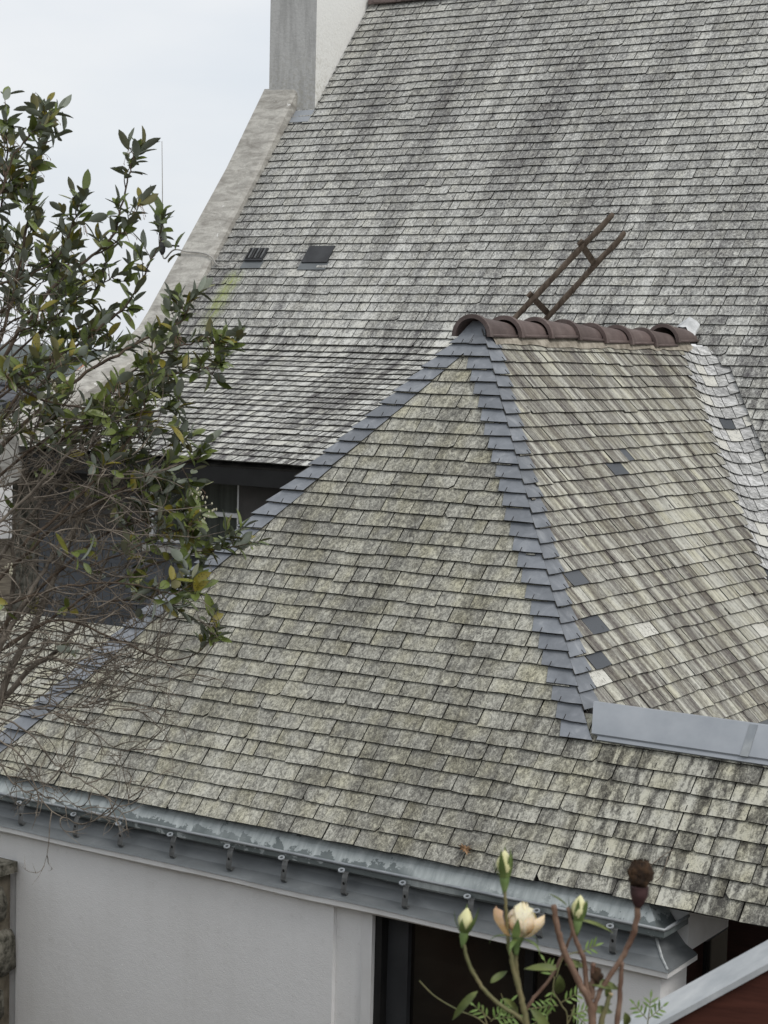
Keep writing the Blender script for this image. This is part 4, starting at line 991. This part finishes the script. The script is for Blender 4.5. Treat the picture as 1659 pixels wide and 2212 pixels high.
# bare limbs and twigs lower down
for spec, r0 in (([(-90, 1750, .1), (10, 1480, .1), (90, 1310, .1), (160, 1150, .1), (212, 1050, .1), (245, 960, .1)], .016),
                 ([(-100, 1600, -.1), (-10, 1420, -.1), (60, 1290, -.05), (130, 1180, 0), (190, 1100, 0)], .013),
                 ([(-60, 1500, .2), (20, 1330, .2), (30, 1150, .2), (60, 980, .15), (95, 880, .1)], .011),
                 ([(-100, 1330, .2), (0, 1200, .2), (110, 1060, .2), (200, 960, .15), (270, 900, .1)], .010),
                 ([(-60, 1180, -.2), (50, 1080, -.2), (140, 990, -.2), (230, 930, -.2)], .007),
                 ([(-40, 1560, .3), (60, 1450, .3), (130, 1400, .3), (200, 1290, .3), (240, 1180, .3)], .013)):
    primary(spec, D, r0, .003, 12, 0)
for spec in ([(-30, 1480, 0), (100, 1420, 0), (190, 1450, 0), (280, 1440, 0), (360, 1400, 0)], [(-30, 1540, 0), (60, 1580, 0), (120, 1650, 0), (200, 1700, 0), (265, 1745, 0), (285, 1700, 0)],
             [(-30, 1580, -.1), (50, 1640, -.1), (90, 1730, -.1), (160, 1775, -.1), (240, 1760, -.1)], [(-30, 1500, .1), (80, 1530, .1), (170, 1560, .1), (260, 1620, .1), (330, 1600, .1)],
             [(-30, 1290, .1), (90, 1290, .1), (180, 1340, .1), (250, 1440, .1), (330, 1480, .1), (420, 1440, .1), (470, 1380, .1)], [(-30, 1620, .1), (40, 1700, .1), (90, 1720, .1), (150, 1735, .1), (240, 1775, .1)],
             [(-30, 1230, -.1), (100, 1210, -.1), (220, 1260, -.1), (310, 1340, -.1), (400, 1330, -.1)], [(-30, 1440, -.1), (90, 1390, -.1), (210, 1400, -.1), (300, 1445, -.1), (350, 1420, -.1)], [(-30, 1130, 0), (80, 1120, 0), (200, 1130, 0), (300, 1180, 0)],
             [(-30, 1060, .1), (80, 1040, .1), (190, 1060, .1), (300, 1050, .1)], [(-30, 1350, .2), (60, 1340, .2), (160, 1370, .2), (240, 1330, .2)]):
    P = primary(spec, D, .0036, .0011, 11, 0, start=.05)
for spec in ([(-60, 640, .3), (20, 560, .3), (80, 480, .3)], [(-60, 820, -.1), (40, 720, -.1), (110, 690, -.1), (170, 640, -.1)], [(-60, 960, .2), (40, 880, .2), (120, 800, .2), (180, 770, .2), (250, 740, .2)], [(-60, 480, 0), (0, 420, 0), (30, 400, 0)], [(-40, 900, -.3), (50, 820, -.3), (130, 790, -.3)], [(-40, 760, .4), (30, 690, .4), (100, 660, .4), (150, 620, .4)], [(120, 960, .1), (220, 900, .1), (290, 870, .1), (350, 850, .1)]):
    primary(spec, D, .005, .002, 10, 1., start=.05)
for _ in range(270):
    x, y = rng.uniform(-60, 290) , rng.uniform(900, 1560); p = at(x, y, D + rng.uniform(-.3, .4))
    a = rng.uniform(-.6, .9); pb = bare(p, _r * math.cos(a) + Vector((0, 0, 1)) * math.sin(a) * .8 + _b * rng.gauss(0, .4), rng.uniform(.12, .34), .0022, 1)
    if rng.random() < .30 and y < 1380: rosette(pb[-1], pb[-1] - pb[-2], rng.randint(2, 5))
for _ in range(60):
    x, y = rng.uniform(-60, 120), rng.uniform(560, 950); p = at(x, y, D + rng.uniform(-.2, .4)); a = rng.uniform(-.2, 1.2)
    bare(p, _r * math.cos(a) + Vector((0, 0, 1)) * math.sin(a), rng.uniform(.1, .25), .002, 1)
# trunk below, out of frame to the left
tp = [Vector(tree.location), at(-330, 1900, 6.1), at(-200, 1600, 6.05), at(-90, 1400, 6.0), at(-70, 1000, 6.05), at(-80, 700, 6.1)]
b = MB(); b.tube(smooth_path(tp, 5), [.075 - .06 * i / 25 for i in range(26)], 9); b.build('trunk', M_BARK, tree, smooth=True)
for (x, y) in ((118, 835), (432, 1070), (450, 1100), (20, 1230)):
    for _ in range(10):
        p = at(x + rng.gauss(0, 9), y + rng.gauss(0, 9), D - .1); BUDS.tube([p, p + Vector((0, 0, -.004)), p + Vector((0, 0, -.009))], [.0015, .0034, .0012], 5)
tag(TW.build('leafy_twig', M_BARK, tree, origin=WL[tree.name]), kind='stuff'); tag(TW2.build('bare_twig', M_BARK2, tree, origin=WL[tree.name]), kind='stuff')
tag(STALK.build('flower_stalk', M_HUSK, tree, origin=WL[tree.name]), kind='stuff'); tag(BUDS.build('flower_bud', M_BUD, tree, origin=WL[tree.name]), kind='stuff')
LEAVES.sort(key=lambda q: -q[0])
rest = MB(); mi = []
for k, (a, vi, M) in enumerate(LEAVES):
    if k < 300 and a > 0:
        o = bpy.data.objects.new('leaf', LM[vi]); COL.objects.link(o); o.parent = tree
        o.matrix_local = Matrix.Translation(-WL[tree.name]) @ M
    else:
        V, F, m, tn = LV[vi]; b0 = len(rest.v); rest.v += [M @ v for v in V]; tn = (rng.random(), tn[1], 0, 0)
        for f, q in zip(F, m): rest.f.append([b0 + i for i in f]); rest.m.append(q); rest.t.append(tn)
if rest.v: tag(rest.build('leaf_mass', [M_LEAF, M_LEAFU], tree, origin=WL[tree.name], smooth=True, tint=True), kind='stuff')
print('leaves', len(LEAVES))

# ================================================================== ROSES
t = NT('petal_cream', .55, .25); rnd, pk, _p, _z = t.tint(); n1 = t.noise(t.pos, 55., 3.)
c = t.mix(n1, (.80, .70, .42), (.86, .80, .60)); t.color(t.mix(t.math('MULTIPLY', pk, .85), c, (.80, .46, .28)))
t.b.inputs['Subsurface Weight'].default_value = .25; t.b.inputs['Subsurface Radius'].default_value = (.01, .007, .003); t.b.inputs['Subsurface Scale'].default_value = .6; M_PETAL = t.mat
M_BUDP = simple('bud_petal', (.62, .60, .28), (.78, .76, .46), 60., .55)
M_SEPAL = simple('sepal_green', (.085, .13, .035), (.16, .22, .07), 60., .6)
M_HIPG = simple('rose_hip_green', (.12, .19, .06), (.19, .27, .10), 40., .5)
M_CANEG = simple('cane_green', (.12, .13, .055), (.20, .17, .085), 30., .6)
M_CANER = simple('cane_red_brown', (.11, .060, .040), (.23, .15, .105), 40., .6)
M_DEAD = simple('withered_bloom', (.012, .008, .006), (.075, .042, .022), 70., .9, bump=.8, bd=.006)
M_RLEAF = simple('rose_leaf', (.075, .10, .03), (.16, .19, .06), 30., .5)
M_CUT = simple('cut_wood', (.45, .34, .20), (.58, .46, .30), 60.)
RD = 2.4
bush = empty('rose_bush', at(*c6(830, 2350), RD)); bush.location.z = 4.0; WL[bush.name].z = 4.0
tag(bush, 'rose bush with one cream bloom, pale buds and a withered head in the foreground', 'rose bush')
def P6(x, y, dz=0.): return at(*c6(x, y), RD + dz)
def cane(spec, r0, r1, mat, name='cane', dz=0.):
    P = smooth_path([P6(x, y, dz) for x, y in spec], 6); n = len(P)
    P = [p + Vector((rng.gauss(0, .0004), rng.gauss(0, .0004), rng.gauss(0, .0004))) for p in P]
    b = MB(); b.tube(P, [(r0 + (r1 - r0) * i / (n - 1)) * (1 + .06 * math.sin(i * 1.9)) for i in range(n)], 8)
    for _ in range(max(2, n // 9)):   # thorns
        i = rng.randint(2, n - 3); d = Vector((rng.gauss(0, 1), rng.gauss(0, 1), rng.gauss(0, .3))).normalized(); r = r0
        b.tube([P[i], P[i] + d * (r + .004) + Vector((0, 0, -.001))], [.0013, .0002], 4)
    return b.build(name, mat, bush, smooth=True)
cane([(530, 835), (535, 950), (545, 1080), (565, 1200), (595, 1310), (612, 1380), (628, 1460), (680, 1700), (800, 2200)], .0017, .0052, M_CANEG)
cane([(352, 1095), (380, 1200), (432, 1290), (505, 1365), (590, 1420), (630, 1462)], .0022, .0030, M_CANEG)
cane([(588, 1085), (578, 1180), (592, 1280), (612, 1385)], .0030, .0028, M_CANEG, dz=.01)
cane([(822, 1050), (782, 1150), (720, 1262), (645, 1352), (615, 1405)], .0018, .0026, M_CANER, dz=.015)
cane([(740, 940), (760, 1050), (792, 1150), (850, 1270), (890, 1345), (908, 1460), (900, 1700), (850, 2200)], .0036, .0062, M_CANER)
cane([(803, 950), (832, 1080), (872, 1180), (882, 1290), (900, 1365)], .0028, .0036, M_CANER)
cane([(1103, 925), (1092, 1030), (1052, 1130), (1012, 1200), (950, 1290), (920, 1370), (908, 1455)], .0042, .0030, M_CANER)
cane([(1032, 1185), (1026, 1300), (1013, 1450), (980, 1750), (900, 2200)], .0028, .0050, M_CANER)
cane([(910, 1192), (908, 1260), (903, 1345)], .0032, .0040, M_CANER)
cane([(985, 1322), (960, 1390), (940, 1470), (900, 1800)], .0030, .0045, M_CANEG)
b = MB(); b.tube([P6(985, 1323), P6(987, 1318)], [.0034, .0032], 8); b.build('cut_end', M_CUT, bush)
def knot(x, y, sx, sy, name, mat):
    """crumpled lump of dry tissue"""
    rows = []; c_ = P6(x, y)
    for i in range(9):
        th = math.pi * i / 8
        rows.append([c_ + (_r * math.sin(th) * math.cos(ph) * sx + _u * math.cos(th) * sy + _b * math.sin(th) * math.sin(ph) * sx) * (1 + .22 * math.sin(3 * ph + i * 1.7) + rng.uniform(-.12, .12)) for ph in [2 * math.pi * j / 12 for j in range(12)]])
    b = MB(); b.grid(rows, closed=True); return b.build(name, mat, bush, smooth=True)
dk = knot(1112, 812, .0160, .0155, 'withered_head', M_DEAD)
for i in range(9):
    a = 2 * math.pi * i / 9; c_ = P6(1112, 800); d = _r * math.cos(a) + _b * math.sin(a)
    b = MB(); w_ = (_b * math.cos(a) - _r * math.sin(a)) * .006
    b.grid([[c_ + d * .009 + _u * (-.012) - w_, c_ + d * .010 + _u * (-.012) + w_], [c_ + d * .017 - w_ * 1.2, c_ + d * .0165 + w_ * 1.2], [c_ + d * .010 + _u * .016 - w_ * .5, c_ + d * .0105 + _u * .015 + w_ * .5]]); b.build('withered_petal', M_DEAD, bush, smooth=True)
b = MB(); b.tube(smooth_path([P6(1108, 860), P6(1107, 885), P6(1105, 915), P6(1102, 950)], 4), [.0125, .0122, .0120, .0118, .0118, .0116, .0112, .0105, .0095, .0082, .0068, .0055, .0044], 10); b.build('withered_hip', simple('dark_hip', (.03, .016, .016), (.07, .035, .035), 50., .6), bush, smooth=True)
knot(925, 1245, .008, .010, 'withered_head', M_DEAD)
def petal(c_, ax, side, h, wd, cup, open_, tnt, parent, mat, curl=.0):
    """spoon-shaped petal standing round axis AX on the SIDE"""
    tan = ax.cross(side).normalized(); rows = []
    for i in range(7):
        s = i / 6; r = []
        hw = wd / 2 * (.35 + .65 * math.sin(math.pi * min(1, .12 + s * .72))) * (1 if s < .93 else .72)
        for j in range(5):
            q = (j - 2) / 2
            out_ = cup * math.sin(math.pi * (s * .8 + .08)) + open_ * s * s + curl * max(0, s - .75) * 4
            r.append(c_ + ax * (h * s - .10 * h * q * q * s + rng.gauss(0, .0012) * s) + side * rng.gauss(0, .0008) * s + side * (out_ - (cup * .85) * q * q * .6) + tan * hw * q)
        rows.append(r)
    b = MB(); b.grid(rows); b.grid([[p - side * .0006 for p in r][::-1] for r in rows]); b.t = [tnt] * len(b.f)
    return b.build('petal', mat, parent, smooth=True, tint=True)
def sepal(c_, ax, side, L, wd, out_, parent, mat=None, droop=0.):
    tan = ax.cross(side).normalized(); rows = []
    for i in range(6):
        s = i / 5; hw = wd / 2 * (1 - s ** 1.4) * (.6 + .8 * s * (1 - s) * 2) + .0002
        p = c_ + side * (out_[0] + (out_[1] - out_[0]) * math.sin(s * math.pi / 2)) + ax * (L * s * (1 - droop * 2 * s))
        rows.append([p - tan * hw, p + side * hw * .25, p + tan * hw])
    b = MB(); b.grid(rows); b.grid([[p - side * .0004 for p in r][::-1] for r in rows]); b.build('sepal', mat or M_SEPAL, parent, smooth=True)
# open bloom
bl = empty('bloom', P6(585, 1060)); bl.parent = bush; bl.location = WL[bl.name] - WL[bush.name]
ax = (_u + _r * .12 + _b * .10).normalized(); oA = ax.orthogonal().normalized()
c_ = P6(600, 1070, .012)
rows = []                               # furled heart
for i in range(12):
    q = i / 11; rr = .017 * math.sin(math.pi * (.20 + .74 * q)) ** .8
    rows.append([c_ + ax * (.054 * q + .004 * math.sin(3 * a_ + q * 5) * q) + (Matrix.Rotation(a_ + q * 1.2, 3, ax) @ oA) * rr * (1 + .13 * math.cos(3 * a_)) for a_ in [2 * math.pi * j_ / 18 for j_ in range(18)]])
b = MB(); b.grid(rows, closed=True); b.t = [(.4, .08, 0, 0)] * len(b.f); b.build('heart', M_PETAL, bl, smooth=True, tint=True)
lay_ = [(3, .054, .042, .018, -.009, 0.), (3, .052, .046, .022, -.005, .05), (4, .046, .047, .026, -.001, .25)]
for li, (n, h, wd, cup, op, pk) in enumerate(lay_):
    for i in range(n):
        sd_ = Matrix.Rotation(2 * math.pi * i / n + li * 1.1 + rng.gauss(0, .12), 3, ax) @ oA
        petal(c_, (ax + sd_ * rng.gauss(.03, .05)).normalized(), sd_, h * rng.uniform(.86, 1.04), wd, cup, op, (rng.random(), pk * rng.uniform(.1, 1.6), 0, 0), bl, M_PETAL, curl=rng.uniform(-.004, .004))
lft = (-_r + _b * .35).normalized()   # peach petal falling open to the left
petal(P6(560, 1062, .004) + lft * .012, (ax + lft * .30).normalized(), lft, .050, .042, .014, .006, (.5, 1., 0, 0), bl, M_PETAL)
rgt = (_r + _b * .5).normalized(); petal(P6(620, 1075, -.004) + rgt * .010, (ax + rgt * .25).normalized(), rgt, .040, .040, .014, .006, (.4, .5, 0, 0), bl, M_PETAL)
b = MB(); b.tube(smooth_path([P6(588, 1072, .01), P6(586, 1095, .01), P6(580, 1135, .01), P6(578, 1180, .01)], 3), [.010, .0108, .0105, .0098, .0085, .0072, .0060, .0050, .0042, .0034], 10); b.build('calyx', M_HIPG, bl, smooth=True)
for i in range(5):
    sd_ = Matrix.Rotation(2 * math.pi * i / 5 + .4, 3, ax) @ oA; sepal(P6(587, 1085, .01), ax, sd_, .012, .012, (.008, .046), bl, droop=1.2)
sepal(P6(575, 1080, -.012), ax, _b, .032, .018, (.002, .004), bl)
bl.scale = (.78, .78, .78)
def bud(x, y, sc, tilt, name='bud', hip=True):
    """closed bud: twisted petals in five sepals over a green hip; X, Y the foot of the bud"""
    e = empty(name, P6(x, y)); e.parent = bush; e.location = WL[e.name] - WL[bush.name]
    a = (_u + _r * tilt + _b * .05).normalized(); o = a.orthogonal().normalized(); c_ = P6(x, y); rows = []
    for i in range(10):
        s = i / 9; rr = sc * (.0105 * math.sin(math.pi * (.18 + .80 * s)) ** .9); rows.append([c_ + a * (sc * .034 * s) + (Matrix.Rotation(2 * math.pi * j / 12 + s * 1.4, 3, a) @ o) * rr * (1 + .10 * math.cos(3 * 2 * math.pi * j / 12)) for j in range(12)])
    b = MB(); b.grid(rows, closed=True); b.build('petal_cone', M_BUDP, e, smooth=True)
    for i in range(5):
        sd_ = Matrix.Rotation(2 * math.pi * i / 5 + rng.uniform(0, .5), 3, a) @ o; sepal(c_ - a * .001, a, sd_, sc * rng.uniform(.022, .042), sc * .012, (sc * .0065, sc * rng.uniform(.010, .018)), e)
    b = MB(); b.tube([c_ + a * .003, c_ - a * .003 * sc, c_ - a * .010 * sc, c_ - a * .018 * sc, c_ - a * .024 * sc], [.0062 * sc, .0068 * sc, .0060 * sc, .0038 * sc, .0022 * sc], 10); b.build('hip', M_HIPG, e, smooth=True)
    return e
tag(bud(530, 815, .98, .0), 'tallest bud, pale yellow, above the bloom'); tag(bud(358, 1052, .90, .12), 'bud left of the bloom'); tag(bud(845, 1000, .92, .10), 'bud right of the bloom')
for (x, y, dx_, dy_, L, wd) in ((470, 1275, .5, .5, .028, .011), (415, 1310, -.8, -.55, .05, .013), (520, 1345, .75, -.35, .045, .012), (755, 1215, -.6, .25, .04, .013), (765, 1240, .05, -1, .04, .018), (890, 1275, .8, .1, .042, .016), (965, 1285, .3, -.9, .022, .012),
                                (640, 1385, .75, -.6, .05, .016), (905, 1395, .8, .15, .032, .014), (1045, 1400, .3, -.9, .03, .014), (790, 1195, .7, .1, .03, .012), (850, 1005, .9, -.05, .052, .006), (800, 945, -.7, .75, .03, .003)):
    V, F, m = leaf_geom(leaf_pts(L * .85, wd * .8, .5, .75, 6)); d = (_r * dx_ + _u * dy_ + _b * rng.uniform(-.2, .4)).normalized(); nr_ = (_b + _u * .7); nr_ = (nr_ - d * nr_.dot(d)).normalized(); x_ = d.cross(nr_)
    base = P6(x, y); add('rose_leaf', [base + x_ * v.x + d * v.y + nr_ * v.z for v in V], F, [M_RLEAF, M_LEAFU], bush, base, m, True)
# feathery climber among the canes
cl = empty('feathery_climber', at(*c6(600, 2350), 2.75)); cl.location.z = 4.0; WL[cl.name].z = 4.0
tag(cl, 'feathery green climber with tiny leaflets at the bottom between the rose canes', 'climber')
M_FERN = simple('climber_leaf', (.10, .17, .04), (.19, .27, .08), 40., .5)
def Q6(x, y, dz=0.): return at(*c6(x, y), 2.75 + dz)
stems = [[(430, 1370), (445, 1420), (470, 1500), (560, 1800), (600, 2300)], [(745, 1250), (740, 1310), (775, 1370), (800, 1450), (760, 1800), (650, 2300)], [(165, 1265), (230, 1330), (330, 1390), (440, 1445), (520, 1600), (600, 2300)], [(830, 1370), (815, 1420), (790, 1500), (760, 1800)], [(880, 1140), (830, 1145), (780, 1170), (752, 1250)], [(1150, 1400), (1140, 1470), (1100, 1700), (900, 2300)]]
for sp in stems:
    b = MB(); P = smooth_path([Q6(x, y) for x, y in sp], 5); b.tube(P, .0010, 5); b.build('stem', M_CANEG, cl)
FER = []
def compound(x, y, dx_, dy_, n, L):
    d = (_r * dx_ + _u * dy_).normalized(); s_ = d.cross(_b).normalized(); p0 = Q6(x, y); b = MB(); b.tube([p0, p0 + d * L], .0007, 4); lf = b.build('compound_leaf', M_CANEG, cl)
    for i in range(n):
        q = (i // 2 + 1) / (n // 2 + 1); base = p0 + d * L * q; sg = 1 if i % 2 else -1
        ld = (s_ * sg * .85 + d * .7 + _b * rng.gauss(.1, .2)).normalized() if i < n - 1 else d
        V, F, m = leaf_geom(leaf_pts(rng.uniform(.011, .018), .0036, .3, .2, 3)); nr_ = (_b + _u * .5); nr_ = (nr_ - ld * nr_.dot(ld)).normalized(); x_ = ld.cross(nr_)
        add('leaflet', [base + x_ * v.x + ld * v.y + nr_ * v.z for v in V], F, [M_FERN, M_FERN], lf, base, m, True)
for a in ((470, 1440, .4, .4, 9, .04), (480, 1430, .9, .1, 9, .035), (470, 1430, -.6, .5, 7, .03), (505, 1440, .6, -.3, 7, .03), (515, 1320, .3, -.8, 7, .03), (745, 1255, -.4, .7, 7, .03), (740, 1290, -.2, -.9, 7, .035), (770, 1360, .7, .4, 9, .04),
          (760, 1370, -.8, -.1, 9, .04), (730, 1400, -.6, -.4, 7, .03), (800, 1420, .8, .3, 9, .035), (815, 1390, .5, -.5, 7, .03), (860, 1140, .6, .25, 6, .025), (1140, 1430, -.5, .6, 7, .028), (1145, 1430, .6, .5, 7, .028), (1150, 1400, .1, .9, 5, .02)): compound(*a)
# a fallen leaf and dry twigs on the slates
def on_front(x, y, n=.03):
    r_ = ray(x, y); nn = Vector((0, -SP, CP)); s = (Vector((0, 0, ZG)) + nn * n - CAM).dot(nn) / r_.dot(nn); return CAM + r_ * s
p = on_front(1005, 1833, .045); e1 = Vector((.92, -.12, -.15)).normalized(); e2 = Vector((0, -SP, CP)).cross(e1).normalized(); n3 = e1.cross(e2)
V = [p]; NL = 22
for i in range(NL):
    a = 2 * math.pi * i / NL; rr = (.034 if i % 2 else .017) * (1 + .35 * math.sin(a * 2.5)) ; V.append(p + e1 * rr * math.cos(a) * 1.25 + e2 * rr * math.sin(a) + n3 * (.010 * math.sin(a * 3) + .004))
V2 = [v - n3 * .001 for v in V]
tag(add('fallen_leaf', V + V2, [(0, 1 + i, 1 + (i + 1) % NL) for i in range(NL)] + [(NL + 1, NL + 2 + (i + 1) % NL, NL + 2 + i) for i in range(NL)], simple('dry_leaf', (.20, .11, .05), (.33, .21, .12), 40.), None, p), 'dry orange leaf caught on the front slates just above the gutter', 'leaf')
for i, (pts, lb) in enumerate((([(1455, 1835), (1430, 1850), (1400, 1875)], 'dry twig lying on the dark streaked slates right of the withered rose'), ([(1443, 1850), (1430, 1890), (1415, 1905)], 'shorter dry twig below the other, right of the withered rose'))):
    b = MB(); b.tube(smooth_path([on_front(x, y, .04) for x, y in pts], 4), .0028, 5); tag(b.build('dry_twig', M_BARK2), lb, 'twig', 'dry twigs on the slates')

b = MB(); tw = [N1 + dd * s_ + ee * q + Vector((0, 0, h)) for s_, q, h in ((.42, -.03, .012), (.38, .05, .008), (.33, .15, .004), (.26, .19, -.06), (.20, .21, -.14))]
b.tube(smooth_path(tw, 4), [.0022] * 17, 5); tag(b.build('dry_twig', M_BARK2), 'dry twig bent over the zinc cap of the stair rail', 'twig')
